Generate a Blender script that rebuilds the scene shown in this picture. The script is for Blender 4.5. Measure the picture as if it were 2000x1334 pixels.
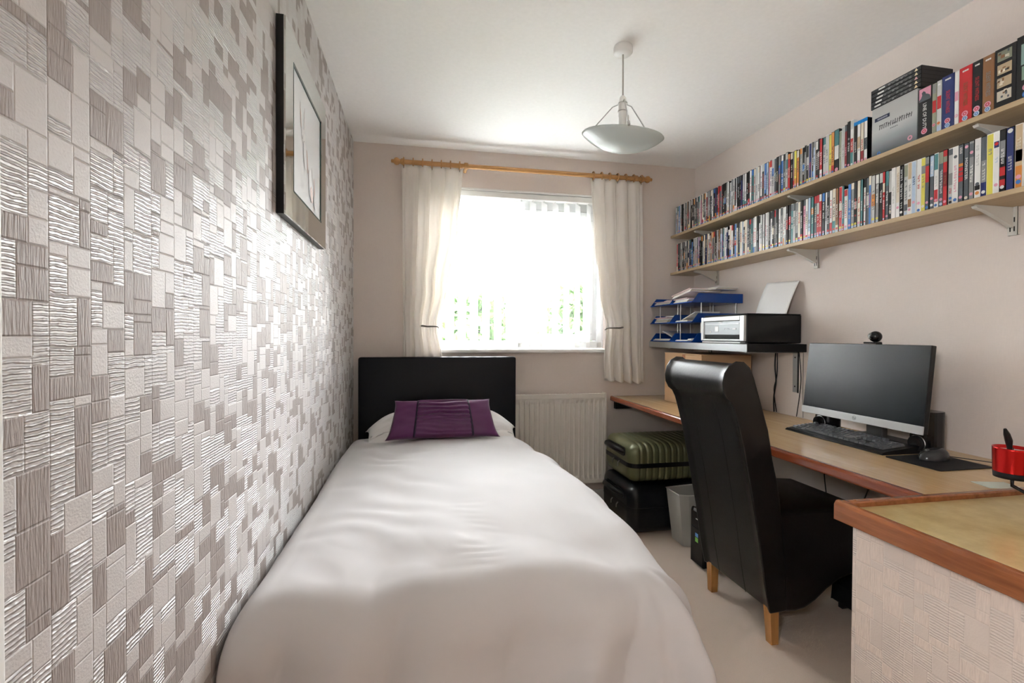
import bpy, bmesh, math, random
from mathutils import Vector, Matrix, noise
random.seed(7)
PI = math.pi
for o in list(bpy.data.objects):
    bpy.data.objects.remove(o)
scene = bpy.context.scene
COL = scene.collection

# ------------------------------------------------------------------ camera
H = 1.16
yaw, pitch, roll = 0.1925, -0.0130, 0.0050
F_ = Vector((math.sin(yaw) * math.cos(pitch), math.cos(yaw) * math.cos(pitch), math.sin(pitch)))
r_ = Vector((math.cos(yaw), -math.sin(yaw), 0))
u_ = r_.cross(F_)
r2 = r_ * math.cos(roll) + u_ * math.sin(roll)
u2 = -r_ * math.sin(roll) + u_ * math.cos(roll)
cam = bpy.data.cameras.new('camera')
cam.sensor_fit = 'HORIZONTAL'
cam.sensor_width = 36
cam.lens = 36 * 921.8 / 2000
cam.clip_start = 0.02
camo = bpy.data.objects.new('camera', cam)
COL.objects.link(camo)
camo.matrix_world = Matrix(((r2.x, u2.x, -F_.x, 0), (r2.y, u2.y, -F_.y, 0), (r2.z, u2.z, -F_.z, H), (0, 0, 0, 1)))
scene.camera = camo

# ------------------------------------------------------------------ world and exposure
world = bpy.data.worlds.new('overcast_sky')
scene.world = world
world.use_nodes = True
bg = world.node_tree.nodes['Background']
bg.inputs[0].default_value = (0.95, 0.98, 1.0, 1)
bg.inputs[1].default_value = 1.0
scene.view_settings.view_transform = 'Standard'
scene.view_settings.look = 'None'
scene.view_settings.gamma = 1
scene.view_settings.use_curve_mapping = False
scene.view_settings.exposure = 6.2

# room numbers
XL, XR, YB, ZC, YF = -0.404, 1.910, 3.05, 2.347, -1.2
WX0, WX1, WZ0, WZ1 = 0.05, 1.27, 1.068, 2.112        # window opening

def portal(name, loc, rot, sx, sy):
    l = bpy.data.lights.new(name, 'AREA')
    l.shape = 'RECTANGLE'; l.size = sx; l.size_y = sy
    l.cycles.is_portal = True
    o = bpy.data.objects.new(name, l)
    COL.objects.link(o)
    o.location = loc; o.rotation_euler = rot
    return o
portal('daylight_portal', ((WX0 + WX1) / 2, YB + 0.30, (WZ0 + WZ1) / 2), (-PI / 2, 0, 0), WX1 - WX0 + .1, WZ1 - WZ0 + .1)

portal('daylight_portal', (XL - .13, -.18, 1.52), (0, -PI / 2, 0), .34, .36)  # samples sky light through the fill opening added in the side wall
scene.cycles.diffuse_bounces = 8

# ------------------------------------------------------------------ node helpers
class NT:
    def __init__(s, name):
        s.mat = bpy.data.materials.new(name)
        s.mat.use_nodes = True
        s.t = s.mat.node_tree
        s.n = s.t.nodes
        s.bsdf = s.n['Principled BSDF']
        s.out = s.n['Material Output']
    def link(s, a, b): s.t.links.new(a, b)
    def put(s, sock, v):
        if hasattr(v, 'is_output'): s.link(v, sock)
        elif v is not None: sock.default_value = v
    def m(s, op, a, b=None, c=None):
        n = s.n.new('ShaderNodeMath'); n.operation = op
        for i, v in enumerate((a, b, c)):
            if v is not None: s.put(n.inputs[i], v)
        return n.outputs[0]
    def pos(s):
        n = s.n.new('ShaderNodeNewGeometry'); return n.outputs['Position']
    def obj(s):
        n = s.n.new('ShaderNodeTexCoord'); return n.outputs['Object']
    def sep(s, v):
        n = s.n.new('ShaderNodeSeparateXYZ'); s.link(v, n.inputs[0]); return n.outputs
    def comb(s, x, y, z):
        n = s.n.new('ShaderNodeCombineXYZ')
        for i, v in enumerate((x, y, z)): s.put(n.inputs[i], v)
        return n.outputs[0]
    def white(s, v):
        n = s.n.new('ShaderNodeTexWhiteNoise'); n.noise_dimensions = '3D'; s.link(v, n.inputs['Vector'])
        return n.outputs['Value'], n.outputs['Color']
    def noise(s, v, scale, detail=2, rough=.5):
        n = s.n.new('ShaderNodeTexNoise'); s.put(n.inputs['Vector'], v)
        n.inputs['Scale'].default_value = scale; n.inputs['Detail'].default_value = detail
        n.inputs['Roughness'].default_value = rough
        return n.outputs['Fac']
    def mapv(s, v, scale):
        n = s.n.new('ShaderNodeMapping'); s.link(v, n.inputs[0]); n.inputs['Scale'].default_value = scale
        return n.outputs[0]
    def ramp(s, v, stops):
        n = s.n.new('ShaderNodeValToRGB'); s.link(v, n.inputs[0])
        e = n.color_ramp.elements
        while len(e) < len(stops): e.new(.5)
        for el, (p, c) in zip(e, stops):
            el.position = p; el.color = (c[0], c[1], c[2], 1)
        return n.outputs[0]
    def mix(s, f, a, b):
        n = s.n.new('ShaderNodeMix'); n.data_type = 'RGBA'
        s.put(n.inputs[0], f)
        for i, v in ((6, a), (7, b)):
            s.put(n.inputs[i], v if hasattr(v, 'is_output') else (v[0], v[1], v[2], 1))
        return n.outputs[2]
    def bump(s, h, strength, dist=.002):
        n = s.n.new('ShaderNodeBump'); n.inputs['Strength'].default_value = strength
        n.inputs['Distance'].default_value = dist; s.link(h, n.inputs['Height'])
        s.link(n.outputs[0], s.bsdf.inputs['Normal'])

MATS = {}
def P(name, col, rough=.5, metal=0, spec=.5, bump=None, coat=0, sheen=0, trans=None):
    """plain principled material, optionally with fine noise relief: bump=(scale,strength,dist)"""
    if name in MATS: return MATS[name]
    s = NT(name)
    b = s.bsdf
    b.inputs['Base Color'].default_value = (col[0], col[1], col[2], 1)
    b.inputs['Roughness'].default_value = rough
    b.inputs['Metallic'].default_value = metal
    b.inputs['Specular IOR Level'].default_value = spec
    if coat: b.inputs['Coat Weight'].default_value = coat; b.inputs['Coat Roughness'].default_value = .08
    if sheen: b.inputs['Sheen Weight'].default_value = sheen
    if bump:
        s.bump(s.noise(s.obj(), bump[0], 3), bump[1], bump[2])
    if trans:
        t = s.n.new('ShaderNodeBsdfTranslucent'); t.inputs[0].default_value = (col[0], col[1], col[2], 1)
        mx = s.n.new('ShaderNodeMixShader'); mx.inputs[0].default_value = trans
        s.link(b.outputs[0], mx.inputs[1]); s.link(t.outputs[0], mx.inputs[2]); s.link(mx.outputs[0], s.out.inputs[0])
    MATS[name] = s.mat
    return s.mat

def wallpaper(name, light, dark, ridge, pdark=.31, psmooth=.66, metal=.0, amp=1.0, axis='y'):
    """patchwork relief paper: dark cells with upright grain, smooth pale cells, pale cells with level ridges"""
    s = NT(name)
    ps = s.sep(s.pos())
    y = ps[1] if axis == 'y' else ps[0]
    z = ps[2]
    cw, ch = .068, .060
    a = s.m('DIVIDE', y, cw); i = s.m('FLOOR', a); fa = s.m('FRACT', a)
    off, _ = s.white(s.comb(i, 3.3, 7.7))
    b = s.m('ADD', s.m('DIVIDE', z, ch), off); j = s.m('FLOOR', b); fb = s.m('FRACT', b)
    r0, _ = s.white(s.comb(i, j, .5))
    sx = s.m('MULTIPLY_ADD', r0, .44, .28)
    k = s.m('GREATER_THAN', fa, sx)
    r1, _ = s.white(s.comb(i, j, s.m('ADD', k, 11.5)))
    sz = s.m('MULTIPLY_ADD', r1, .9, .25)
    mm = s.m('GREATER_THAN', fb, sz)
    t, _ = s.white(s.comb(i, j, s.m('ADD', s.m('MULTIPLY_ADD', k, 2, 31.5), mm)))
    isd = s.m('LESS_THAN', t, pdark)
    isr = s.m('GREATER_THAN', t, psmooth)
    # cell borders
    dx = s.m('MINIMUM', s.m('MINIMUM', fa, s.m('SUBTRACT', 1, fa)), s.m('ABSOLUTE', s.m('SUBTRACT', fa, sx)))
    dz = s.m('MINIMUM', s.m('MINIMUM', fb, s.m('SUBTRACT', 1, fb)), s.m('ABSOLUTE', s.m('SUBTRACT', fb, sz)))
    dd = s.m('MINIMUM', s.m('MULTIPLY', dx, cw), s.m('MULTIPLY', dz, ch))
    edge = s.n.new('ShaderNodeMapRange'); s.link(dd, edge.inputs[0]); edge.inputs[1].default_value = 0; edge.inputs[2].default_value = .0018
    edge = edge.outputs[0]
    v = s.comb(y, z, 0)
    n1 = s.noise(v, 38, 2)
    n2 = s.noise(v, 120, 1)
    zz = s.m('ADD', z, s.m('MULTIPLY', n1, .0055))
    wave = s.m('SINE', s.m('MULTIPLY', zz, 2 * PI / .0056))
    hr = s.m('MULTIPLY', s.m('MAXIMUM', s.m('ADD', wave, s.m('MULTIPLY_ADD', n2, 2.4, -1.1)), -.4), .55)
    vg = s.noise(s.comb(s.m('MULTIPLY', y, 330), s.m('MULTIPLY', z, 34), 0), 1, 2)
    vg2 = s.noise(s.comb(s.m('MULTIPLY', y, 110), s.m('MULTIPLY', z, 12), 5), 1, 1)
    br_ = s.noise(s.comb(s.m('MULTIPLY', y, 60), s.m('MULTIPLY', z, 60), 9), 1, 1)
    hd = s.m('ADD', s.m('MULTIPLY', s.m('GREATER_THAN', br_, .6), .5), s.m('ADD', s.m('MULTIPLY', s.m('GREATER_THAN', vg2, .52), .6), s.m('MULTIPLY', vg, 1.0)))
    fine = s.noise(v, 300, 2)
    hs = s.m('MULTIPLY', fine, .28)
    nid = s.m('SUBTRACT', 1, isd); nir = s.m('SUBTRACT', 1, isr)
    hgt = s.m('ADD', s.m('MULTIPLY', isd, hd), s.m('MULTIPLY', nid, s.m('ADD', s.m('MULTIPLY', isr, hr), s.m('MULTIPLY', nir, hs))))
    hgt = s.m('ADD', hgt, s.m('MULTIPLY', edge, .55))
    s.bump(hgt, .95 * amp, .0022)
    grain = s.mix(s.m('MULTIPLY', vg, 1.0), dark, [c * 1.38 for c in dark])
    colr = s.mix(isr, light, ridge)
    colr = s.mix(isd, colr, grain)
    s.link(colr, s.bsdf.inputs['Base Color'])
    s.bsdf.inputs['Coat Weight'].default_value = .06 * (1 if metal else 0); s.bsdf.inputs['Coat Roughness'].default_value = .55
    rg = s.m('ADD', .58, s.m('MULTIPLY', isr, -.22))
    s.link(rg, s.bsdf.inputs['Roughness'])
    s.link(s.m('MULTIPLY', s.m('ADD', s.m('MULTIPLY', isr, .6), .4), metal), s.bsdf.inputs['Metallic'])
    MATS[name] = s.mat
    return s.mat

def plaster(name, col, scale, strength, rough=.8):
    s = NT(name)
    ps = s.pos()
    n = s.noise(ps, scale, 3)
    s.link(s.mix(n, [c * .96 for c in col], [min(1, c * 1.04) for c in col]), s.bsdf.inputs['Base Color'])
    s.bsdf.inputs['Roughness'].default_value = rough
    s.bsdf.inputs['Specular IOR Level'].default_value = .25
    s.bump(n, strength, .002)
    MATS[name] = s.mat
    return s.mat

def linen_wall(name, col):
    """plain relief paper: very faint upright and level grain"""
    s = NT(name)
    ps = s.pos()
    n1 = s.noise(s.mapv(ps, (60, 60, 240)), 1, 2)
    n2 = s.noise(s.mapv(ps, (190, 190, 40)), 1, 2)
    sep = s.sep(ps)
    pat = s.noise(s.mapv(ps, (14, 14, 14)), 1, 0)
    h = s.m('ADD', s.m('MULTIPLY', n1, pat), s.m('MULTIPLY', n2, s.m('SUBTRACT', 1, pat)))
    s.link(s.mix(h, [c * .95 for c in col], [c * 1.05 for c in col]), s.bsdf.inputs['Base Color'])
    s.bsdf.inputs['Roughness'].default_value = .62
    s.bsdf.inputs['Specular IOR Level'].default_value = .3
    s.bump(h, .35, .0015)
    MATS[name] = s.mat
    return s.mat

def wood(name, c1, c2, sc, rough=.35, coat=0):
    """sc stretches the grain (object coordinates)"""
    s = NT(name)
    n = s.noise(s.mapv(s.obj(), sc), 1, 4, .6)
    s.link(s.ramp(n, [(.3, c1), (.7, c2)]), s.bsdf.inputs['Base Color'])
    s.bsdf.inputs['Roughness'].default_value = rough
    if coat: s.bsdf.inputs['Coat Weight'].default_value = coat; s.bsdf.inputs['Coat Roughness'].default_value = .12
    s.bump(n, .05, .001)
    MATS[name] = s.mat
    return s.mat

def printed():
    """flat print: colour stored on the faces"""
    s = NT('printed_sleeve')
    n = s.n.new('ShaderNodeAttribute'); n.attribute_name = 'Col'
    s.link(n.outputs['Color'], s.bsdf.inputs['Base Color'])
    s.bsdf.inputs['Roughness'].default_value = .3
    MATS['print'] = s.mat
    return s.mat

def carpet():
    s = NT('carpet_pile')
    ps = s.pos()
    n = s.noise(ps, 420, 3, .7); n2 = s.noise(ps, 6, 3)
    c = s.mix(n, (.68, .545, .45), (.92, .79, .68))
    c = s.mix(s.m('MULTIPLY', n2, .35), c, (.72, .58, .48))
    s.link(c, s.bsdf.inputs['Base Color'])
    s.bsdf.inputs['Roughness'].default_value = .95
    s.bsdf.inputs['Specular IOR Level'].default_value = .1
    s.bump(n, .8, .004)
    MATS['carpet'] = s.mat
    return s.mat

def thin_glass():
    s = NT('window_glass')
    t = s.n.new('ShaderNodeBsdfTransparent'); g = s.n.new('ShaderNodeBsdfGlossy'); g.inputs['Roughness'].default_value = .02
    fr = s.n.new('ShaderNodeFresnel'); fr.inputs[0].default_value = 1.45
    mx = s.n.new('ShaderNodeMixShader')
    s.link(fr.outputs[0], mx.inputs[0]); s.link(t.outputs[0], mx.inputs[1]); s.link(g.outputs[0], mx.inputs[2])
    s.link(mx.outputs[0], s.out.inputs[0])
    MATS['glass'] = s.mat
    return s.mat

def mottled(name, c1, c2, scale, rough=.35):
    s = NT(name)
    n = s.noise(s.obj(), scale, 5, .65)
    s.link(s.ramp(n, [(.32, c1), (.68, c2)]), s.bsdf.inputs['Base Color'])
    s.bsdf.inputs['Roughness'].default_value = rough
    MATS[name] = s.mat
    return s.mat

# ------------------------------------------------------------------ mesh helpers
class MB:
    def __init__(s):
        s.v = []; s.f = []; s.mi = []; s.c = []; s.sm = []
    def add(s, vs, fs, mi=0, col=None, smooth=False):
        o = len(s.v)
        s.v += [tuple(v) for v in vs]
        for f in fs:
            s.f.append(tuple(o + i for i in f)); s.mi.append(mi); s.c.append(col); s.sm.append(smooth)
        return s
    def box(s, x0, x1, y0, y1, z0, z1, mi=0, col=None, M=None):
        vs = [Vector((x, y, z)) for z in (z0, z1) for y in (y0, y1) for x in (x0, x1)]
        if M is not None: vs = [M @ v for v in vs]
        return s.add(vs, [(0, 2, 3, 1), (4, 5, 7, 6), (0, 1, 5, 4), (2, 6, 7, 3), (0, 4, 6, 2), (1, 3, 7, 5)], mi, col)
    def prism(s, pts, axis, a, b, mi=0, smooth=False, col=None):
        """polygon pts (2d) pushed along axis from a to b"""
        def w(p, t):
            if axis == 'x': return (t, p[0], p[1])
            if axis == 'y': return (p[0], t, p[1])
            return (p[0], p[1], t)
        n = len(pts)
        s.add([w(p, a) for p in pts] + [w(p, b) for p in pts], [(i, (i + 1) % n, n + (i + 1) % n, n + i) for i in range(n)], mi, col, smooth)
        o = len(s.v)
        s.add([w(p, a) for p in pts], [tuple(range(n))[::-1]], mi, col)
        s.add([w(p, b) for p in pts], [tuple(range(n))], mi, col)
        return s
    def tube(s, path, r, n=8, mi=0, cap=True):
        path = [Vector(p) for p in path]
        rs = r if isinstance(r, (list, tuple)) else [r] * len(path)
        rings = []
        prev = None
        for i, p in enumerate(path):
            d = (path[min(i + 1, len(path) - 1)] - path[max(i - 1, 0)]).normalized()
            if prev is None:
                a = Vector((0, 0, 1)) if abs(d.z) < .9 else Vector((1, 0, 0))
                x = d.cross(a).normalized()
            else:
                x = (prev - d * prev.dot(d)).normalized()
            prev = x
            y = d.cross(x)
            rings.append([p + (x * math.cos(2 * PI * k / n) + y * math.sin(2 * PI * k / n)) * rs[i] for k in range(n)])
        vs = [v for rg in rings for v in rg]
        fs = []
        for i in range(len(path) - 1):
            for k in range(n):
                fs.append((i * n + k, i * n + (k + 1) % n, (i + 1) * n + (k + 1) % n, (i + 1) * n + k))
        s.add(vs, fs, mi, None, True)
        if cap:
            s.add(rings[0], [tuple(range(n))[::-1]], mi); s.add(rings[-1], [tuple(range(n))], mi)
        return s
    def lathe(s, prof, n=24, c=(0, 0, 0), mi=0, smooth=True, M=None):
        vs = []
        for (r, z) in prof:
            for k in range(n):
                a = 2 * PI * k / n
                v = Vector((r * math.cos(a), r * math.sin(a), z))
                if M is not None: v = M @ v
                vs.append(v + Vector(c))
        fs = []
        for i in range(len(prof) - 1):
            for k in range(n):
                fs.append((i * n + k, i * n + (k + 1) % n, (i + 1) * n + (k + 1) % n, (i + 1) * n + k))
        s.add(vs, fs, mi, None, smooth)
        return s
    def grid(s, fn, nu, nv, mi=0, closed_u=False):
        vs = [fn(i / nu, j / nv) for j in range(nv + 1) for i in range(nu + 1)]
        w = nu + 1
        fs = [(j * w + i, j * w + i + 1, (j + 1) * w + i + 1, (j + 1) * w + i) for j in range(nv) for i in range(nu)]
        return s.add(vs, fs, mi, None, True)
    def rrect(s, cx, cy, w, h, r, axis, a, b, mi=0, n=4, col=None):
        """prism of a rounded rectangle"""
        pts = []
        for (sx, sy, a0) in ((1, 1, 0), (-1, 1, PI / 2), (-1, -1, PI), (1, -1, 3 * PI / 2)):
            for k in range(n + 1):
                t = a0 + PI / 2 * k / n
                pts.append((cx + sx * (w / 2 - r) + r * math.cos(t), cy + sy * (h / 2 - r) + r * math.sin(t)))
        return s.prism(pts, axis, a, b, mi, False, col)
    def build(s, name, mats, parent=None, bevel=0, seg=2, loc=None, merge=False, subsurf=0, solid=0, fixn=False):
        me = bpy.data.meshes.new(name)
        me.from_pydata([tuple(v) for v in s.v], [], s.f)
        if not isinstance(mats, (list, tuple)): mats = [mats]
        for m in mats: me.materials.append(m)
        me.polygons.foreach_set('material_index', s.mi)
        me.polygons.foreach_set('use_smooth', s.sm)
        if any(c is not None for c in s.c):
            at = me.color_attributes.new('Col', 'FLOAT_COLOR', 'CORNER')
            li = 0
            for p, c in zip(me.polygons, s.c):
                c = c or (.5, .5, .5)
                for q in range(p.loop_total):
                    at.data[li].color = (c[0], c[1], c[2], 1); li += 1
        if merge or fixn:
            bm = bmesh.new(); bm.from_mesh(me)
            if merge: bmesh.ops.remove_doubles(bm, verts=bm.verts, dist=1e-5)
            bmesh.ops.recalc_face_normals(bm, faces=bm.faces)
            bm.to_mesh(me); bm.free()
        me.update()
        o = bpy.data.objects.new(name, me)
        COL.objects.link(o)
        if parent is not None: o.parent = parent
        if loc is not None: o.location = loc
        if solid:
            m = o.modifiers.new('thickness', 'SOLIDIFY'); m.thickness = solid; m.offset = 0
        if bevel:
            m = o.modifiers.new('bevel', 'BEVEL'); m.width = bevel; m.segments = seg; m.limit_method = 'ANGLE'; m.angle_limit = .6
        if subsurf:
            m = o.modifiers.new('subsurf', 'SUBSURF'); m.levels = subsurf; m.render_levels = subsurf
        return o

def tag(o, label, cat, group=None, kind=None):
    o['label'] = label; o['category'] = cat
    if group: o['group'] = group
    if kind: o['kind'] = kind
    return o
def thing(name, label, cat, loc=(0, 0, 0), rz=0, group=None, kind=None):
    o = bpy.data.objects.new(name, None)
    o.empty_display_size = .05
    COL.objects.link(o)
    o.location = loc; o.rotation_euler = (0, 0, rz)
    return tag(o, label, cat, group, kind)
def struct(o, label, cat): return tag(o, label, cat, None, 'structure')
def smooth(o):
    for p in o.data.polygons: p.use_smooth = True
    return o
def lerp(a, b, t): return a + (b - a) * t
def interp(x, xs, ys):
    if x <= xs[0]: return ys[0]
    for a, b, c, d in zip(xs, xs[1:], ys, ys[1:]):
        if x <= b:
            t = (x - a) / (b - a); t = t * t * (3 - 2 * t)
            return lerp(c, d, t)
    return ys[-1]
def nz(x, y, z=0): return noise.noise(Vector((x, y, z)))
def text_mesh(body, size, depth=.0003):
    """flat letter shapes in the xy plane, centred"""
    cu = bpy.data.curves.new('lettering', 'FONT')
    cu.body = body; cu.size = size; cu.align_x = 'CENTER'; cu.align_y = 'CENTER'; cu.extrude = depth
    cu.resolution_u = 2
    o = bpy.data.objects.new('lettering', cu)
    COL.objects.link(o)
    bpy.context.view_layer.update()
    me = bpy.data.meshes.new_from_object(o.evaluated_get(bpy.context.evaluated_depsgraph_get()))
    bpy.data.objects.remove(o); bpy.data.curves.remove(cu)
    return me
def lettering(body, size, mat, parent, M, name='lettering', sx=1, length=None):
    me = text_mesh(body, size)
    if length:
        xs = [v.co.x for v in me.vertices]; sx = length / (max(xs) - min(xs))
    me.transform(M @ Matrix.Diagonal((sx, 1, 1, 1)))
    me.materials.clear(); me.materials.append(mat)
    o = bpy.data.objects.new(name, me)
    COL.objects.link(o)
    o.parent = parent
    return o
# text facing -x, reading upright (text x -> -y, text y -> +z) / running down a spine (text x -> -z, text y -> -y)
def M_up(x, y, z): return Matrix(((0, 0, -1, x), (-1, 0, 0, y), (0, 1, 0, z), (0, 0, 0, 1)))
def M_down(x, y, z): return Matrix(((0, 0, -1, x), (0, -1, 0, y), (-1, 0, 0, z), (0, 0, 0, 1)))

# ------------------------------------------------------------------ materials
printed(); carpet(); thin_glass()
m_feature = wallpaper('relief_feature_paper', (.56, .53, .515), (.285, .247, .228), (.585, .56, .55), metal=.15)
m_boxpaper = wallpaper('relief_plain_paper', (.69, .60, .535), (.62, .53, .465), (.70, .615, .55), pdark=.36, psmooth=.6, amp=.55)
m_wall = linen_wall('beige_relief_paper', (.715, .645, .60))
m_ceil = plaster('ceiling_plaster', (.90, .90, .885), 60, .12)
m_white = P('white_gloss', (.82, .82, .80), .3)
m_upvc = P('white_upvc', (.85, .86, .86), .25)
m_black = P('black_plastic', (.006, .006, .007), .35, 0, .35)
m_blackg = P('black_gloss', (.006, .006, .007), .14, 0, .4)
m_blackm = P('black_matt', (.007, .007, .008), .6, 0, .25)
m_silver = P('silver_plastic', (.55, .57, .58), .35, .3)
m_steel = P('brushed_steel', (.55, .55, .54), .3, 1)
m_metalw = P('painted_bracket', (.62, .61, .57), .4)
m_oak = wood('oak_laminate', (.52, .34, .165), (.61, .425, .22), (50, 3, 50), .26, .35)
m_oak2 = wood('shelf_laminate', (.42, .31, .185), (.50, .385, .235), (50, 3, 50), .42)
m_mahog = wood('mahogany_edging', (.17, .035, .012), (.30, .075, .025), (60, 5, 60), .22, .4)
m_mahog2 = wood('stained_edging', (.20, .058, .016), (.34, .115, .034), (60, 5, 60), .25, .4)
m_pole = wood('pine_pole', (.42, .20, .055), (.56, .30, .10), (6, 60, 60), .3, .3)
m_leg = wood('oak_leg', (.42, .19, .05), (.55, .28, .09), (60, 60, 8), .35)
m_card = P('cardboard', (.47, .30, .165), .8)
m_tape = P('brown_tape', (.25, .09, .03), .3)
m_leather = P('dark_leather', (.0075, .0065, .0065), .34, 0, .38, (140, .18, .002))
m_headb = P('black_headboard_leather', (.003, .0045, .008), .42, 0, .28, (160, .1, .002))
m_duvet = P('cotton_duvet', (.60, .585, .585), .8, 0, .2, (900, .05, .001), 0, .1)
m_pillow = P('cotton_pillow', (.85, .84, .83), .8, 0, .2)
m_satin = P('purple_satin', (.10, .016, .092), .34, 0, .5, None, 0, .15)
m_band = P('dark_satin_band', (.018, .005, .03), .4)
m_curtain = P('cream_curtain', (.90, .87, .83), .8, 0, .2, None, 0, 0, .32)
m_vane = P('blind_fabric', (.94, .94, .94), .7, 0, .2, None, 0, 0, .7)
m_pewter = P('pewter', (.22, .21, .19), .35, .8)
m_rad = P('radiator_enamel', (.72, .69, .64), .35)
m_screen = P('matt_screen', (.008, .011, .014), .3, 0, .6)
m_green = P('olive_shell', (.15, .155, .078), .30, .25)
m_blackcase = P('black_shell', (.006, .007, .009), .28, 0, .4)
m_blue = P('blue_tray', (.006, .055, .30), .25)
m_paper = P('white_paper', (.80, .80, .80), .7)
m_paper2 = P('cream_paper', (.72, .66, .55), .7)
m_paper3 = P('pink_paper', (.72, .55, .55), .7)
m_binw = P('grey_bin_plastic', (.45, .44, .41), .4)
m_red = P('red_metal', (.55, .012, .010), .22, .75)
m_mirror = P('mirror_glass', (.78, .80, .77), .03, 1)
m_greenglass = P('green_glass_edge', (.01, .05, .045), .1)
m_art = P('art_mount', (.78, .79, .80), .15)
m_ink = P('grey_ink', (.33, .31, .30), .5)
m_ink2 = P('pale_ink', (.55, .53, .52), .5)
m_ink3 = P('brown_ink', (.40, .27, .22), .5)
m_opal = P('opal_glass', (.72, .77, .76), .2, 0, .5, None, 0, 0, .35)
m_olive = mottled('worn_vinyl_top', (.40, .28, .10), (.56, .45, .22), 16, .3)
m_leaf = P('tree_leaf', (.035, .075, .018), .6, 0, .3, None, 0, 0, .3)
m_leaf2 = P('hedge_leaf', (.05, .085, .022), .6, 0, .3, None, 0, 0, .3)
m_bark = P('bark', (.10, .07, .05), .9)
m_grass = P('lawn', (.07, .085, .05), .9)
m_brick = P('house_brick', (.35, .20, .15), .9)
m_tile = P('roof_tile', (.22, .14, .11), .9)
m_key = P('key_plastic', (.085, .09, .096), .3, 0, .9)
m_hp = P('grey_print', (.25, .26, .27), .4)
m_wprint = P('white_print', (.75, .75, .75), .4)
PR = MATS['print']

# ------------------------------------------------------------------ room shell
T = .12
b = MB(); b.box(XL - 1.5, XR + .3, YF - .3, YB + .3, -.1, 0)
struct(b.build('floor', MATS['carpet']), 'pinkish beige fitted carpet covering the bedroom floor', 'floor')
b = MB(); b.box(XL - T, XR + T, YF - T, YB + .3, ZC, ZC + .1)
struct(b.build('ceiling', m_ceil), 'white plastered ceiling above the bedroom', 'ceiling')
b = MB(); b.box(XL - T, XL, .550, YB + .3, 0, ZC)
struct(b.build('wall_left', m_feature), 'feature wall papered in a silver and taupe patchwork relief', 'wall')
b = MB(); b.box(XL - T, XL, YF, -.36, 0, ZC); b.box(XL - T, XL, 0, .550, 0, ZC); b.box(XL - T, XL, -.36, 0, 0, 1.35); b.box(XL - T, XL, -.36, 0, 1.69, ZC)  # unseen gap added between the wall pieces to let in fill daylight
struct(b.build('wall_door_side', m_wall), 'plain beige wall with a small unseen opening past the door trim, added for fill light', 'wall')
b = MB(); b.box(XL, XL + .005, .44, .547, 0, 2.06); b.box(XL, XL + .008, .44, .47, 0, 2.06)
struct(b.build('trim_1', m_white, None, .003), 'white gloss door trim at the end of the patterned wall', 'trim')
b = MB(); b.box(XR, XR + T, YF, YB + .3, 0, ZC)
struct(b.build('wall_right', m_wall), 'beige papered wall carrying the shelves and the desk', 'wall')
b = MB()
b.box(XL, WX0, YB, YB + .3, 0, ZC); b.box(WX1, XR, YB, YB + .3, 0, ZC)
b.box(WX0, WX1, YB, YB + .3, 0, WZ0 - .02); b.box(WX0, WX1, YB, YB + .3, WZ1, ZC)
struct(b.build('wall_back', m_wall), 'beige papered wall around the window', 'wall')
# wall behind the camera
b = MB(); b.box(XL, XR, YF - T, YF, 0, ZC)
struct(b.build('wall_front', m_wall), 'beige papered wall opposite the window', 'wall')
b = MB(); b.box(XL, XR, YB - .016, YB, 0, .11)
struct(b.build('baseboard_back', m_white, None, .003), 'white skirting board below the window wall', 'baseboard')
b = MB(); b.box(XR - .016, XR, 1.0, YB - .016, 0, .11)
struct(b.build('baseboard_right', m_white, None, .003), 'white skirting board under the desk', 'baseboard')
b = MB(); b.box(XL, XL + .016, .553, YB - .016, 0, .11)
struct(b.build('baseboard_left', m_white, None, .003), 'white skirting board under the patterned wall', 'baseboard')

# window
win = thing('window_1', 'white plastic framed window with a side-hung casement', 'window', (0, 0, 0), 0, None, 'structure')
yo0, yo1 = YB + .10, YB + .17
b = MB()
fw = .055
b.box(WX0, WX1, yo0, yo1, WZ0, WZ0 + fw); b.box(WX0, WX1, yo0, yo1, 2.018, WZ1)
b.box(WX0, WX0 + fw, yo0, yo1, WZ0 + fw, 2.018); b.box(WX1 - fw, WX1, yo0, yo1, WZ0 + fw, 2.018)
b.build('window_frame', m_upvc, win, .006)
MX0, MX1 = .632, .695
b = MB(); b.box(MX0, MX1, yo0, yo1, WZ0 + fw, 2.018); b.build('mullion', m_upvc, win, .006)
cx0, cx1, cz0, cz1 = MX1 - .008, 1.185, WZ0 + fw - .01, WZ1 - fw + .0
b = MB(); cf = .055; y0, y1 = yo0 - .016, yo0 + .03
z0, z1 = 1.125, 2.015
b.box(cx0, cx1, y0, y1, z0, z0 + cf * .85); b.box(cx0, cx1, y0, y1, z1 - cf, z1)
b.box(cx0, cx0 + .036, y0, y1, z0 + cf * .85, z1 - cf); b.box(cx1 - cf, cx1, y0, y1, z0 + cf * .85, z1 - cf)
case = b.build('casement', m_upvc, win, .005)
b = MB(); b.box(cx0 + .005, cx0 + .024, y0 - .022, y0, 1.50, 1.53); b.box(cx0 + .008, cx0 + .02, y0 - .034, y0 - .018, 1.50, 1.62)
b.build('handle', m_upvc, case, .003)
b = MB(); b.box(cx0 + .03, cx1 - .05, yo0 + .02, yo0 + .024, z0 + .04, z1 - .05); b.build('pane', MATS['glass'], win)
b = MB(); b.box(WX0 + fw - .005, MX0 + .005, yo0 + .03, yo0 + .034, WZ0 + fw - .005, 2.022); b.build('pane', MATS['glass'], win)
b = MB(); b.box(cx1, WX1 - fw, yo0, yo1, z0, z1); b.build('filler_post', m_upvc, win)
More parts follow.
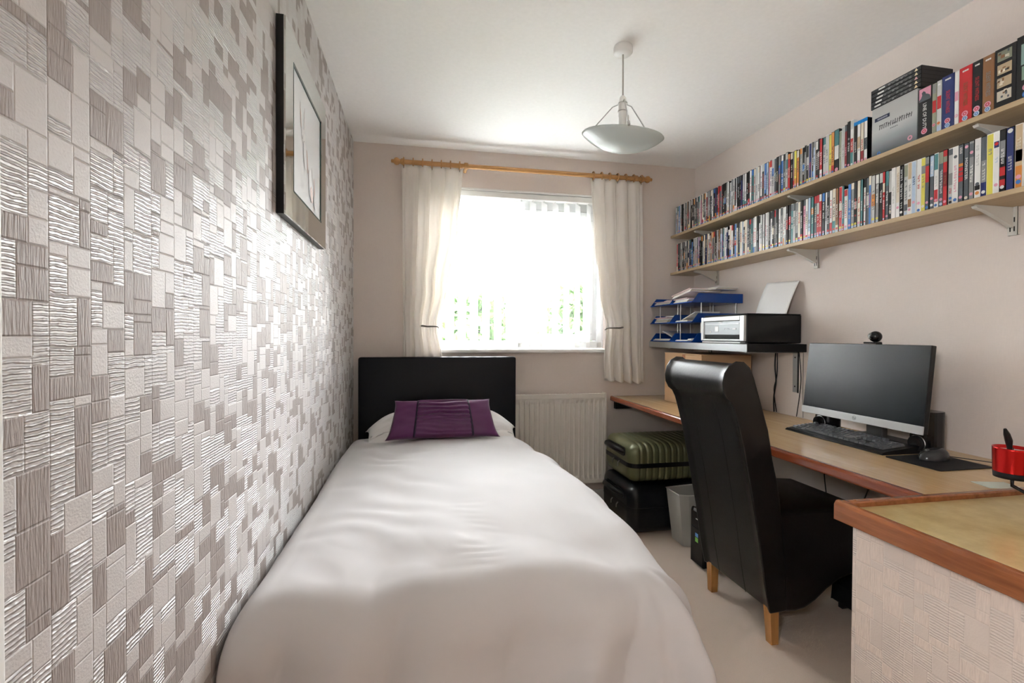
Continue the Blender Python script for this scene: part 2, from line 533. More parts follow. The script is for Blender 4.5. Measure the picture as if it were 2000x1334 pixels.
b = MB(); b.box(WX0 - .04, WX1 + .04, YB - .035, YB + .10, WZ0 - .022, WZ0); b.build('window_sill', m_white, win, .005)
b = MB(); b.box(WX0, WX1, YB + .0, YB + .10, WZ1 - .012, WZ1 - .001); b.build('reveal_board', m_white, win)

# outside: ground, trees, a house
b = MB(); b.box(-30, 30, 4.2, 60, -3.0, -2.7)
struct(b.build('ground_outside', m_grass), 'grass of the gardens seen through the window', 'ground')
def tree(x, y, zt, rad, n, label, mat, seed):
    rnd = random.Random(seed)
    t = thing('garden_tree', label, 'tree', (x, y, -2.7))
    hgt = zt + 2.7
    b = MB(); b.tube([(0, 0, 0), (.05, .02, hgt * .35), (-.05, .05, hgt * .8)], [.16, .12, .03], 8); b.build('trunk', m_bark, t)
    b = MB()
    for k in range(n):
        a = rnd.random() * 2 * PI; q = rnd.random() ** .5; zz = rnd.random()
        R = rad * q * (1 - .75 * abs(zz - .38) ** 1.3) * (1 + .25 * math.sin(3 * a + zz * 7))
        c = Vector((R * math.cos(a), R * math.sin(a), hgt * (.15 + .85 * zz)))
        d = Vector((rnd.gauss(0, 1), rnd.gauss(0, 1), rnd.gauss(0, 1))).normalized()
        e = d.cross(Vector((rnd.gauss(0, 1), rnd.gauss(0, 1), .3))).normalized()
        s_ = .10 + rnd.random() * .14
        b.add([c - d * s_, c + e * s_ * .6, c + d * s_, c - e * s_ * .6], [(0, 1, 2, 3)])
    f = b.build('foliage', mat, t); f['kind'] = 'stuff'
tree(5.9, 14.5, 2.9, 2.1, 7500, 'tall broad green tree seen beyond the casement', m_leaf, 1)
tree(2.9, 18.5, 1.9, 1.3, 4500, 'shorter pale green tree beside the tall broad tree', m_leaf2, 2)
tree(1.5, 12.0, 2.1, 1.1, 4500, 'slim green tree seen past the gathered curtain by the bed', m_leaf, 3)
hs = thing('neighbour_house', 'distant brick house with a tiled roof beyond the garden', 'building', (2.9, 30, -2.7))
b = MB(); b.box(-3.2, 3.2, 0, 5, 0, 3.0); b.build('wall', m_brick, hs)
b = MB(); b.prism([(-3.5, 3.0), (3.5, 3.0), (0, 4.9)], 'y', -.3, 5.3); b.build('roof', m_tile, hs)
for dx in (-1.8, 1.0):
    b = MB(); b.box(dx, dx + 1.0, -.03, .02, 1.2, 2.3); f = b.build('window', m_white, hs)
    b = MB(); b.box(dx + .1, dx + .9, -.05, -.03, 1.3, 2.2); b.build('pane', m_blackg, f)

# vertical blind
bl = thing('vertical_blind', 'white vertical blind with fabric vanes hung inside the window recess', 'blind', ((WX0 + WX1) / 2, YB + .035, WZ0))
ox, oy, oz = (WX0 + WX1) / 2, YB + .035, WZ0
b = MB(); b.box(WX0 - ox + .01, WX1 - ox - .01, -.022, .022, WZ1 - .05 - oz, WZ1 - .014 - oz); b.build('headrail', m_white, bl, .003)
vm = MB(); wv = .0445
vm.box(-wv, wv, -.0006, .0006, .012, WZ1 - .062 - oz)
v0 = None
ang = math.radians(50)
xs_ = .189 - .079
wm = MB(); wm.box(-wv + .004, wv - .004, -.0022, .0022, .012, .045)
hm = MB(); hm.box(-.006, .006, -.002, .002, WZ1 - .064 - oz, WZ1 - .05 - oz)
k = 0
while xs_ < WX1 - .005:
    if v0 is None:
        o = vm.build('vane', m_vane, bl); wo = wm.build('weight', m_white, o); ho = hm.build('hanger', m_white, o)
        v0 = (o, wo, ho)
    else:
        o = v0[0].copy(); COL.objects.link(o); o.parent = bl
        for q in v0[1:]:
            c = q.copy(); COL.objects.link(c); c.parent = o
    o.location = (xs_ - ox, 0, 0); o.rotation_euler = (0, 0, ang + random.uniform(-.04, .04))
    xs_ += .0787; k += 1

# ------------------------------------------------------------------ curtains
def curtain(name, label, side):
    t = thing(name, label, 'curtain', (0, 0, 0))
    yc = YB - .085
    ztop, zbot, ztie = 2.196, .84, 1.21
    if side == 'l':
        zs = [zbot, 1.0, ztie, 1.45, 1.8, ztop]
        xo = [-.108, -.106, -.106, -.110, -.112, -.117]
        xi = [.150, .142, .108, .168, .232, .262]
        n = 4.6
    else:
        zs = [zbot, 1.0, ztie, 1.45, 1.8, ztop]
        xo = [1.497, 1.494, 1.490, 1.485, 1.480, 1.474]
        xi = [1.200, 1.196, 1.208, 1.160, 1.118, 1.094]
        n = 4.6
    sgn = 1 if side == 'l' else -1
    def fn(u, v):
        z = lerp(zbot, ztop, v)
        a = interp(z, zs, xo); c = interp(z, zs, xi)
        # the inner part is gathered at the tie: cloth slides inwards
        g = math.exp(-((z - ztie) / .28) ** 2) if z > ztie else math.exp(-((z - ztie) / .22) ** 2)
        uu = u + .05 * g * math.sin(PI * u)
        x = lerp(a, c, uu)
        gather = math.exp(-((z - ztie) / .12) ** 2) * max(0, min(1, (u - .42) / .15))
        ph = 2 * PI * n * u + .6 * nz(u * 3, z * 1.5, 3 if side == 'l' else 9)
        amp = .031 * (1 - .55 * gather) * (.75 + .5 * nz(u * 4, z * .8, 7))
        top = max(0, (z - 2.08) / .11)
        y = yc + amp * math.sin(ph) * (1 - .35 * top) + .003 * math.sin(3 * ph + 1) * (1 - top)
        y -= .030 * gather * math.sin(PI * min(1, max(0, (u - .4) / .6)))
        x += sgn * .006 * math.cos(ph) * (1 - .4 * gather)
        zz = z
        if v == 0: zz = z + .008 * math.sin(ph) + (.028 * (u) if side == 'r' else 0)
        return (x, y, zz)
    b = MB(); b.grid(fn, 150, 60)
    b.build('cloth', m_curtain, t, 0, 2, None, False, 0, .0016)
    # heading tape pleats hang from rings
    for k in range(7):
        u = (k + .3) / 6.7
        x = lerp(xo[-1], xi[-1], u)
        rb = MB()
        pts = [(x, YB - .088 + .024 * math.cos(a), 2.214 + .024 * math.sin(a)) for a in [2 * PI * q / 16 for q in range(17)]]
        rb.tube(pts, .0042, 6, 0, False)
        rg = rb.build('ring', m_pole, t)
        hb = MB(); hb.tube([(x, YB - .088, 2.190), (x, YB - .088, 2.176)], .002, 5); hb.build('hook', m_pewter, rg)
    return t
curtain('curtain', 'cream pleated curtain on the headboard side of the window, tied back', 'l')
curtain('curtain', 'cream pleated curtain on the shelf side of the window, tied back', 'r')
# tie-back arms
def holdback(label, x0, x1):
    z = 1.213
    t = thing('curtain_holdback', label, 'holdback', (x0, YB, z), 0, 'pewter holdbacks')
    d = x1 - x0
    b = MB(); b.lathe([(0, -.008), (.018, -.008), (.02, 0), (.014, .006), (0, .006)], 16, (0, -.006, 0), 0, True, Matrix.Rotation(PI / 2, 4, 'X')); b.build('rose', m_pewter, t)
    pts = [(0, -.01, 0), (0, -.07, .002), (d * .08, -.115, .003), (d * .35, -.136, -.002), (d * .7, -.140, -.001), (d * .95, -.132, -.001), (d * 1.04, -.112, -.004)]
    b = MB(); b.tube(pts, [.005, .005, .006, .0055, .005, .0045, .004], 8); b.build('arm', m_pewter, t)
    b = MB(); b.tube([(d * 1.0, -.12, -.003), (d * 1.07, -.098, -.014)], [.005, .003], 8); b.build('tip', m_pewter, t)
holdback('pewter holdback gathering the curtain beside the headboard', .006, .108)
holdback('pewter holdback gathering the curtain beside the shelves', 1.330, 1.210)
# pole
pl = thing('curtain_pole', 'pine curtain pole with turned finials above the window', 'curtain pole', (.68, YB - .088, 2.214))
b = MB(); b.tube([(-.78, 0, 0), (.78, 0, 0)], .0145, 16); b.build('pole', m_pole, pl)
for sg in (-1, 1):
    prof = [(0, .0), (.012, 0), (.016, .004), (.019, .010), (.019, .018), (.014, .022), (.013, .028), (.020, .036), (.0235, .048), (.020, .058), (.012, .064), (.010, .070), (.011, .076), (.006, .080), (0, .080)]
    b = MB(); b.lathe(prof, 18, (sg * .775, 0, 0), 0, True, Matrix.Rotation(sg * PI / 2, 4, 'Y')); b.build('finial', m_pole, pl)
for bx in (-.40, .735):
    b = MB(); b.tube([(bx, .086, -.004), (bx, .012, -.004)], .012, 12); b.lathe([(.010, -.012), (.021, -.012), (.021, .012), (.010, .012)], 16, (bx, 0, 0), 0, True, Matrix.Rotation(PI / 2, 4, 'Y'))
    b.build('bracket', m_pole, pl)

# ------------------------------------------------------------------ radiator
ra = thing('radiator', 'white ribbed panel radiator under the window', 'radiator', (.68, YB, .179))
x0, x1 = -.53, .538
zt = .598
rb = MB()
def radf(u, v):
    x = lerp(x0 + .02, x1 - .02, u)
    ph = (x - x0) / .0335
    fr = ph - math.floor(ph)
    dep = max(0, min(1, (abs(fr - .5) - .16) / .10))
    z = lerp(.02, zt - .03, v)
    fade = max(0, min(1, min(z - .035, zt - .045 - z) / .02))
    return (x, -.085 + .016 * dep * fade, z)
rb.grid(radf, 420, 40)
rb.build('ribbed_panel', m_rad, ra)
b = MB(); b.box(x0, x1, -.085, -.07, 0, .021); b.box(x0, x1, -.085, -.07, zt - .031, zt); b.box(x0, x0 + .021, -.085, -.07, .021, zt - .031); b.box(x1 - .021, x1, -.085, -.07, .021, zt - .031)
b.build('rim', m_rad, ra, .003)
b = MB(); b.box(x1 - .008, x1 + .004, -.088, -.03, .002, zt + .002); b.build('side_panel', m_rad, ra, .002)
b = MB(); b.box(x0 + .01, x1 - .008, -.072, -.03, .03, zt - .012); b.build('convector', m_rad, ra)
b = MB()
for q in range(48):
    xx = x0 + .02 + q * .0215
    b.box(xx, xx + .012, -.078, -.034, zt - .010, zt - .004)
b.build('top_grille', m_rad, ra)
b = MB(); b.tube([(x1 + .02, -.055, -.179), (x1 + .02, -.055, .03), (x1 - .005, -.055, .03)], .008, 8); b.build('pipe', m_metalw, ra)
for bx in (-.35, .35):
    b = MB(); b.box(bx, bx + .03, -.032, -.0005, .1, .45); b.build('wall_bracket', m_rad, ra)

# ------------------------------------------------------------------ bed
bed = thing('single_bed', 'single divan bed with a black leather headboard', 'bed', (.117, 1.95, 0))
bx, by = .117, 1.95
b = MB(); b.box(-.45, .45, 1.09 - by, 2.880 - by, .05, .33); b.build('divan_base', m_blackm, bed, .015)
b = MB(); b.box(-.45, .45, 1.09 - by, 2.880 - by, .331, .545); b.build('mattress', m_pillow, bed, .05, 4)
b = MB(); b.box(-.357 - bx, .590 - bx, 2.885 - by, 2.935 - by, .30, 1.027)
hb = b.build('headboard', m_headb, bed, .014, 3); smooth(hb)
for sg in (-1, 1):
    b = MB(); b.box(sg * .33 - .03, sg * .33 + .03, 2.890 - by, 2.925 - by, .0, .30); b.build('headboard_strut', m_blackm, bed)
for sx in (-.38, .38):
    for sy in (1.2, 2.8):
        b = MB(); b.lathe([(0, 0), (.02, 0), (.026, .05), (0, .05)], 14, (sx, sy - by, 0)); b.build('foot', m_black, bed)

# duvet
ya, yb = 1.145, 2.80
def xb_(y): return interp(y, [.9, 1.1, 1.35, 1.75, 2.2, 2.55, 2.8], [.50, .545, .580, .595, .565, .505, .455])
XA = -.325
RR, RLft = .125, .070
Lr, Ll, Lf = .52, .33, .55
def duv(u, v):
    # v: 0 head .. 1 foot hem, u: 0 left hem .. 1 right hem
    tl = (yb - ya) + Lf
    t = yb - v * tl
    cy = max(ya, t)
    xbr = xb_(cy)
    wtot = Ll + (xbr - XA) + Lr
    s_ = XA - Ll + u * wtot
    cx = min(max(s_, XA), xbr)
    ex, ey = s_ - cx, t - cy
    hyp = math.hypot(ex, ey)
    crown = .028 * (1 - min(1, abs((cx - .12) / .52)) ** 2.2)
    head = max(0, (cy - 2.45) / .35)
    z = .566 + crown - .012 * head
    z += .010 * nz(cx * 3.2, cy * 3.0, 1.7) + .005 * nz(cx * 8, cy * 7, 4.2)
    z += .0034 * math.sin(cy * 2 * PI / .05 + 9 * nz(cx * 7, cy * 6)) * (.6 + .8 * nz(cx * 14, cy * 9, 6)) * math.exp(-((cx - .165) / .045) ** 2) * (math.exp(-((cy - 1.27) / .12) ** 2) + .5 * math.exp(-((cy - 1.55) / .06) ** 2) + .6 * math.exp(-((cy - 2.25) / .16) ** 2))
    z += .004 * math.sin((cx * .6 + cy) * 2 * PI / .16 + 5 * nz(cx * 4, cy * 4, 2)) * math.exp(-((cx + .12) / .2) ** 2) * .6
    wf = math.exp(-((cy - 1.15) / .22) ** 2)
    z += wf * (.026 * nz(cx * 5.5, cy * 3.0, 8) - .016 * max(0, .35 - abs(nz(cx * 4.5 + cy * 1.5, cy * 3, 11))) * 1.5)
    if hyp < 1e-9:
        return (cx, cy, z)
    dx, dy = ex / hyp, ey / hyp
    if ex < 0:
        # wall side: the cloth is squeezed square against the wall right down to the foot
        def od(e, R, fl):
            e = abs(e)
            if e < R * PI / 2: return R * math.sin(e / R), R * (1 - math.cos(e / R))
            return R + (e - R * PI / 2) * fl, R + (e - R * PI / 2) * .985
        ox_, dn1 = od(ex, RLft, 0); oy_, dn2 = od(ey, RR, .22)
        dep = max(0, min(1, (abs(ey) - .03) / .22))
        fold = dep * (.048 * (abs(math.sin(cx * PI / .27 + 1.6 * nz(cx * 3, abs(ey) * 2, 3) + abs(ey) * 2.2)) - .65) + .018 * nz(cx * 11 + abs(ey) * 5, abs(ey) * 4, 5))
        if ey == 0: fold = 0
        return (max(cx - ox_, XL + .003), cy - oy_ - fold, max(.03, z - (dn1 ** 2 + dn2 ** 2) ** .5))
    d = (abs(ex) ** 3 + abs(ey) ** 3) ** (1 / 3)
    wl = max(0, -dx) ** 2
    R = lerp(RR, RLft, wl)
    arc = R * PI / 2
    if d < arc:
        out, down = R * math.sin(d / R), R * (1 - math.cos(d / R))
    else:
        q = d - arc
        out, down = R + q * (.08 + .16 * max(0, -dy)), R + q * .985
    # folds hanging from the foot and the open side
    dep = max(0, min(1, (d - .03) / .22))
    along = cx if abs(dy) > abs(dx) else cy
    fold = .048 * (abs(math.sin(along * PI / .27 + 1.6 * nz(along * 3, d * 2, 3) + d * 2.2)) - .65) + .018 * nz(along * 11 + d * 5, d * 4, 5)
    ang_ = math.atan2(-dy, dx)
    corner = math.sin(2 * min(max(ang_, 0), PI / 2)) if dx > 0 else 0
    if corner > .01:
        fold = fold * (1 - corner) + corner * .045 * math.sin(ang_ * 7.2 + .7) + corner * .035
    fold *= dep * (1 - .9 * wl)
    if wl > .3: fold = 0
    x = cx + dx * (out + fold); y = cy + dy * (out + fold); zz = z - down
    x = max(x, XL + .003)
    zz = max(zz, .03)
    return (x, y, zz)
b = MB(); b.grid(duv, 200, 240)
dv = b.build('duvet', m_duvet, None, 0, 2, None, False, 0, .004)
tag(dv, 'pale cream cotton duvet draped over the single bed', 'duvet')

def pillow_shape(w, h, t, px=2.6, corner=.05, wr=0, seed=0):
    def fn(u, v, sg):
        a, c = 2 * u - 1, 2 * v - 1
        k = (1 - abs(a) ** px) * (1 - abs(c) ** px)
        th = t * max(0, k) ** .45
        pin = 1 - corner * (1 - abs(c) ** 4) * abs(a) ** 3
        pin2 = 1 - corner * 1.2 * (1 - abs(a) ** 4) * abs(c) ** 3
        x = a * w / 2 * pin; y = c * h / 2 * pin2
        z = sg * th * (1 + wr * nz(a * 3 + seed, c * 3, sg)) + wr * .02 * nz(a * 6, c * 7 + seed, sg) * k
        return Vector((x, y, z))
    return fn
# white pillow, lying under the cushion
fn = pillow_shape(.86, .30, .070, 2.6, .05, .3, 3)
def slump(p):
    a = min(1, abs(p.x) / .43)
    k = 1 - .62 * a ** 3.2 if p.y > -.06 else 1
    return Vector((p.x, (p.y + .13) * k - .13 + .012 * nz(p.x * 9, p.y * 9, 2), p.z))
Mp = Matrix.Translation((.130, 2.760, .630)) @ Matrix.Rotation(math.radians(40), 4, 'X')
b = MB(); b.grid(lambda u, v: Mp @ slump(fn(u, v, 1)), 60, 40); b.grid(lambda u, v: Mp @ slump(fn(1 - u, v, -1)), 60, 40)
o = b.build('pillow', m_pillow, None, 0, 2, None, True); smooth(o)
tag(o, 'white cotton pillow behind the purple cushion', 'pillow')
# purple cushion
cu = thing('cushion', 'small oblong purple satin cushion with a ruched middle and dark bands', 'cushion', (.128, 2.585, .598))
fn2 = pillow_shape(.575, .225, .055, 3.0, .05, .12, 8)
tilt = math.radians(62)
Mc = Matrix.Translation((0, .045, .098)) @ Matrix.Rotation(tilt, 4, 'X')
def taper(p):
    # wider at the bottom edge, as slumped
    return Vector((p.x * (1 - .16 * p.y / .225), p.y, p.z))
b = MB(); b.grid(lambda u, v: Mc @ taper(fn2(u, v, 1)), 70, 30); b.grid(lambda u, v: Mc @ taper(fn2(1 - u, v, -1)), 70, 30)
o = b.build('cover', m_satin, cu, 0, 2, None, True); smooth(o)
def ruche(u, v):
    U = .245 + .51 * u
    p = taper(fn2(U, .02 + .96 * v, 1))
    w = min(1, u / .04, (1 - u) / .04)
    fold = .5 + .5 * math.sin(v * 2 * PI * 8.5 + 1.6 * nz(u * 2.2, v * 3, 2) * 2)
    p.z += .002 + .0125 * w * fold * (.35 + .65 * min(1, max(0, (v - .25) / .3))) * (1 - .2 * abs(2 * u - 1))
    return Mc @ p
b = MB(); b.grid(ruche, 60, 110); b.build('ruched_panel', m_satin, cu)
for U in (.245, .755):
    def bandf(u, v, U=U):
        p = taper(fn2(U - .011 + .022 * u, .01 + .98 * v, 1)); p.z += .0045 * math.sin(PI * u) + .0012
        return Mc @ p
    b = MB(); b.grid(bandf, 4, 40); b.build('band', m_band, cu)

# ------------------------------------------------------------------ mirror-framed picture
pf = thing('framed_picture', 'square framed drawing with a wide mirrored border on the patterned wall', 'picture', (XL, 1.741, 1.787))
hy, hz, tk, bw = .29, .282, .026, .088
b = MB(); b.box(.001, tk - .004, -hy, hy, -hz, hz); b.build('backing', m_black, pf, .001)
for (nm, pts) in (('top', [(-hy, hz), (hy, hz), (hy - bw, hz - bw), (-hy + bw, hz - bw)]), ('bottom', [(-hy, -hz), (-hy + bw, -hz + bw), (hy - bw, -hz + bw), (hy, -hz)]),
                  ('near', [(-hy, -hz), (-hy, hz), (-hy + bw, hz - bw), (-hy + bw, -hz + bw)]), ('far', [(hy, -hz), (hy - bw, -hz + bw), (hy - bw, hz - bw), (hy, hz)])):
    b = MB(); b.prism(pts, 'x', tk - .004, tk + .001)
    mp = b.build('mirror_panel', m_mirror, pf, .003, 1, None, False, 0, 0, True)
iy, iz = hy - bw, hz - bw
b = MB()
b.box(tk - .004, tk + .0015, -iy - .003, -iy + .002, -iz, iz); b.box(tk - .004, tk + .0015, iy - .012, iy + .002, -iz, iz)
b.box(tk - .004, tk + .0015, -iy, iy, iz - .008, iz + .002); b.box(tk - .004, tk + .0015, -iy, iy, -iz - .002, -iz + .003)
b.build('glass_edge', m_greenglass, pf)
b = MB(); b.box(tk - .0045, tk - .002, -iy, iy, -iz, iz); art = b.build('drawing', m_art, pf)
def blob(name, cy, cz, ry, rz, rot, mat, x):
    b = MB(); pts = []
    for k in range(14):
        a = 2 * PI * k / 14; r = 1 + .22 * nz(math.cos(a) * 2 + cy * 30, math.sin(a) * 2 + cz * 30)
        p, q = ry * r * math.cos(a), rz * r * math.sin(a)
        pts.append((cy + p * math.cos(rot) - q * math.sin(rot), cz + p * math.sin(rot) + q * math.cos(rot)))
    b.prism(pts, 'x', x, x + .0002); b.build(name, mat, art)
xa = tk - .002
for i, (cy, cz, ry, rz, rot, m_) in enumerate([(-.10, .075, .010, .045, .15, m_ink2), (-.055, .08, .010, .045, -.1, m_ink2), (-.105, .07, .004, .03, .15, m_ink3), (-.072, .025, .028, .024, 0, m_ink2),
        (-.085, .018, .006, .006, 0, m_ink), (-.062, .01, .006, .005, 0, m_ink), (-.05, -.03, .022, .045, .2, m_ink2), (-.02, -.04, .008, .04, .25, m_ink3), (.03, -.10, .03, .05, .1, m_ink2),
        (.055, -.085, .008, .05, .25, m_ink), (.085, -.11, .008, .05, .2, m_ink3), (.04, -.135, .018, .03, .3, m_ink3), (.09, -.15, .012, .028, .35, m_ink)]):
    blob('ink_stroke', cy, cz, ry, rz, rot, m_, xa + .00025 * i)

# ------------------------------------------------------------------ pendant lamp
la = thing('pendant_lamp', 'pendant lamp with an opal glass bowl on three steel arms', 'lamp', (.815, 1.83, ZC))
b = MB(); b.lathe([(0, 0), (.036, 0), (.0385, -.006), (.0385, -.026), (.034, -.031), (.008, -.033), (0, -.033)], 28); b.build('ceiling_rose', m_white, la)
b = MB(); b.tube([(0, 0, -.03), (.001, 0, -.21)], .0032, 8); b.build('flex', P('flex', (.45, .43, .40), .5), la)
b = MB(); b.lathe([(0, -.200), (.007, -.202), (.013, -.210), (.015, -.228), (.0165, -.232), (.0165, -.255), (.0175, -.258), (.0175, -.285), (.015, -.288), (.0165, -.33), (0, -.33)], 20); b.build('lamp_holder', m_white, la)
b = MB(); b.lathe([(.017, -.2295), (.0195, -.2305), (.0195, -.2335), (.017, -.2345)], 20); b.build('collar', m_steel, la)
b = MB(); b.lathe([(.0175, -.262), (.0195, -.263), (.0195, -.266), (.0175, -.267)], 20); b.build('collar', m_steel, la)
Mt = Matrix.Translation((0, 0, -.365)) @ Matrix.Rotation(math.radians(11), 4, 'X') @ Matrix.Rotation(math.radians(4), 4, 'Y')
R0 = .165
prof = [(R0 * math.sin(a * .9) / math.sin(.9), -.062 * (math.cos(a * .9) - math.cos(.9)) / (1 - math.cos(.9))) for a in [q / 16 for q in range(17)]]
b = MB(); b.lathe(prof, 48, (0, 0, 0), 0, True, Mt); b.build('glass_bowl', m_opal, la, 0, 2, None, False, 0, .005)
for az in (-106, 14, 134):
    a = math.radians(az)
    end = Mt @ Vector((R0 * 1.0 * math.cos(a), R0 * 1.0 * math.sin(a), .006))
    st = Vector((.018 * math.cos(a), .018 * math.sin(a), -.232))
    kn = Vector((.045 * math.cos(a), .045 * math.sin(a), -.236))
    b = MB(); b.tube([st, kn, end], .0022, 8)
    ar = b.build('arm', m_steel, la)
    dr = (end - kn).normalized()
    b = MB(); b.tube([end - dr * .012, end + dr * .004], .0062, 10); b.tube([end + dr * .004, end + dr * .010], .005, 10)
    b.build('clip', m_steel, ar)
    b = MB(); b.tube([end - dr * .012, end - dr * .02 + Vector((0, 0, .02))], .0018, 6); b.build('thumb_screw', m_steel, ar)

# ------------------------------------------------------------------ built-in box, counter top and desk
DZ = .747
b = MB(); b.box(1.035, XR, -.6, .962, 0, .722)
struct(b.build('wall_box', m_boxpaper), 'boxed-in low wall covered with beige relief paper under the counter', 'wall')
ct = thing('counter_top', 'worn olive counter top with a raised stained wood edge', 'counter', (1.45, .2, .7225))
b = MB(); b.box(1.020 - 1.45, XR - 1.45, -.8, .962 - .2, 0, .022); b.build('vinyl_top', m_olive, ct)
b = MB(); b.prism([(1.000 - 1.45, -.010), (1.019 - 1.45, -.010), (1.019 - 1.45, .034), (1.014 - 1.45, .038), (1.005 - 1.45, .036), (1.000 - 1.45, .028)], 'y', -.8, .982 - .2)
b.build('side_edging', m_mahog2, ct, .002, 2, None, False, 0, 0, True)
b = MB(); b.box(1.020 - 1.45, XR - 1.45, .963 - .2, .982 - .2, -.010, .036); b.build('back_edging', m_mahog2, ct, .004)

dk = thing('built_in_desk', 'long oak-topped desk fixed along the wall with a red hardwood edge', 'desk', (1.6, 2.0, 0))
b = MB(); b.box(1.303 - 1.6, XR - .002 - 1.6, .984 - 2, YB - .002 - 2, DZ - .030, DZ); b.build('desk_top', m_oak, dk)
b = MB(); b.prism([(1.283 - 1.6, DZ - .026), (1.288 - 1.6, DZ - .032), (1.3028 - 1.6, DZ - .034), (1.3028 - 1.6, DZ + .0015), (1.290 - 1.6, DZ + .0012), (1.284 - 1.6, DZ - .006)], 'y', .984 - 2, YB - 2)
b.build('front_edging', m_mahog, dk, .002, 2, None, False, 0, 0, True)
b = MB(); b.box(1.31 - 1.6, XR - .04 - 1.6, YB - .03 - 2, YB - .002 - 2, DZ - .085, DZ - .031); b.build('wall_batten', m_blackm, dk)
b = MB(); b.box(XR - .03 - 1.6, XR - .002 - 1.6, 1.01 - 2, YB - .031 - 2, DZ - .075, DZ - .031); b.build('wall_batten', m_oak, dk)
b = MB(); b.box(1.36 - 1.6, XR - .02 - 1.6, .984 - 2, 1.004 - 2, 0, DZ - .031); b.build('end_panel', m_oak, dk)

# ------------------------------------------------------------------ wall shelves with brackets
SX = 1.7245
ZU, ZL = 1.861, 1.603                      # top surfaces
BY = (1.205, 1.985, 2.775)
def shelf(name, label, zt):
    t = thing(name, label, 'shelf', (1.82, 1.95, zt))
    b = MB(); b.box(SX - 1.82, XR - .001 - 1.82, .93 - 1.95, YB - .001 - 1.95, -.0165, 0)
    b.build('board', m_oak2, t, .0012)
    for y in BY:
        yy = y - 1.95
        xw = XR - .004 - 1.82
        pts = [(xw - .001, -.017), (xw - .163, -.017), (xw - .168, -.022), (xw - .163, -.028), (xw - .13, -.034), (xw - .06, -.062), (xw - .02, -.082), (xw - .001, -.086)]
        b = MB(); b.prism(pts, 'y', yy - .002, yy + .002)
        br = b.build('bracket', m_metalw, t)
        fl = MB()
        pth = [(xw - .168, -.021), (xw - .163, -.027), (xw - .13, -.033), (xw - .06, -.061), (xw - .02, -.081)]
        vs = []
        for p in pth:
            vs += [(p[0], yy - .0075, p[1] - .001), (p[0], yy + .0075, p[1] - .001)]
        fl.add(vs, [(2 * i, 2 * i + 1, 2 * i + 3, 2 * i + 2) for i in range(len(pth) - 1)])
        fl.build('flange', m_metalw, br, 0, 2, None, False, 0, .0025)
    return t
shelf('wall_shelf', 'upper pale oak wall shelf holding DVD box sets', ZU)
shelf('wall_shelf', 'lower pale oak wall shelf packed with DVD cases', ZL)
for y, nm in zip(BY, ('beside the tall box sets', 'between the middle shelf brackets', 'closest to the window wall')):
    t = thing('shelf_upright', 'slotted white steel upright ' + nm, 'shelf rail', (XR, y, 1.495))
    b = MB(); b.box(-.004, -.0005, -.013, .013, 0, .40); b.box(-.013, -.004, -.013, -.010, 0, .40); b.box(-.013, -.004, .010, .013, 0, .40)
    b.box(-.0135, -.010, -.013, .013, 0, .40); b.build('rail', m_metalw, t)
    for k in range(2):
        for dy in (-.0055, .0055):
            b = MB(); b.box(-.0138, -.0134, dy - .0018, dy + .0018, .012 + k * .03, .028 + k * .03); b.build('slot', m_black, t)

# ------------------------------------------------------------------ DVDs
PALc = dict(white=(.72, .72, .70), cream=(.70, .64, .52), palegrey=(.50, .51, .50), grey=(.24, .25, .25), slate=(.09, .105, .12), black=(.014, .014, .016),
            red=(.50, .025, .03), darkred=(.22, .012, .018), navy=(.022, .035, .15), blue=(.05, .18, .50), paleblue=(.42, .53, .66), teal=(.06, .20, .21), green=(.10, .22, .09),
            yellow=(.66, .60, .10), orange=(.62, .24, .05), brown=(.25, .12, .05), tan=(.52, .40, .26), pink=(.66, .30, .40), purple=(.19, .07, .22), olive=(.28, .30, .22))
PAL_NAME = dict(palegrey='silver', darkred='maroon', paleblue='sky-blue')
def cname(c): return PAL_NAME.get(c, c)
def pin(c, k=1.0): return tuple(min(1, v * k) for v in PALc[c])
def spine(parent, w, h, base, segs, txt, txtz, badge, xf, rnd, letters=True, tw=.45):
    """printed strip on the spine: xf is the spine plane, local coordinates, faces -x"""
    b = MB()
    def q(f0, f1, y0, y1, col, lift):
        x = xf - .0003 - lift
        b.add([(x, y1 * w, f0 * h), (x, y0 * w, f0 * h), (x, y0 * w, f1 * h), (x, y1 * w, f1 * h)], [(0, 1, 2, 3)], 0, col)
    q(.012, .988, -.42, .42, pin(base), 0)
    for (f0, f1, c) in segs: q(f0, f1, -.42, .42, pin(c), .0002)
    if letters and txt:
        z0, z1 = txtz
        n = max(4, int((z1 - z0) * h / .0085))
        for i in range(n):
            if rnd.random() < .13: continue
            f0 = lerp(z0, z1, i / n); f1 = f0 + (z1 - z0) / n * .72
            a, c = -tw * .5, tw * .5
            kind = rnd.random()
            q(f0, f0 + (f1 - f0) * .35, a, c, pin(txt), .0004)
            if kind < .6: q(f1 - (f1 - f0) * .3, f1, a, c, pin(txt), .0004)
            if kind > .3: q(f0, f1, a, a + tw * .3, pin(txt), .0004)
            if kind < .4: q(f0, f1, c - tw * .3, c, pin(txt), .0004)
    for (f, c) in badge:
        r = min(.34 * w, .010)
        pts = [(r * math.cos(2 * PI * k / 10), f * h + r * math.sin(2 * PI * k / 10)) for k in range(10)]
        b.add([(xf - .0009, p[0], p[1]) for p in pts][::-1], [tuple(range(10))], 0, pin(c))
    return b.build('sleeve', PR, parent)
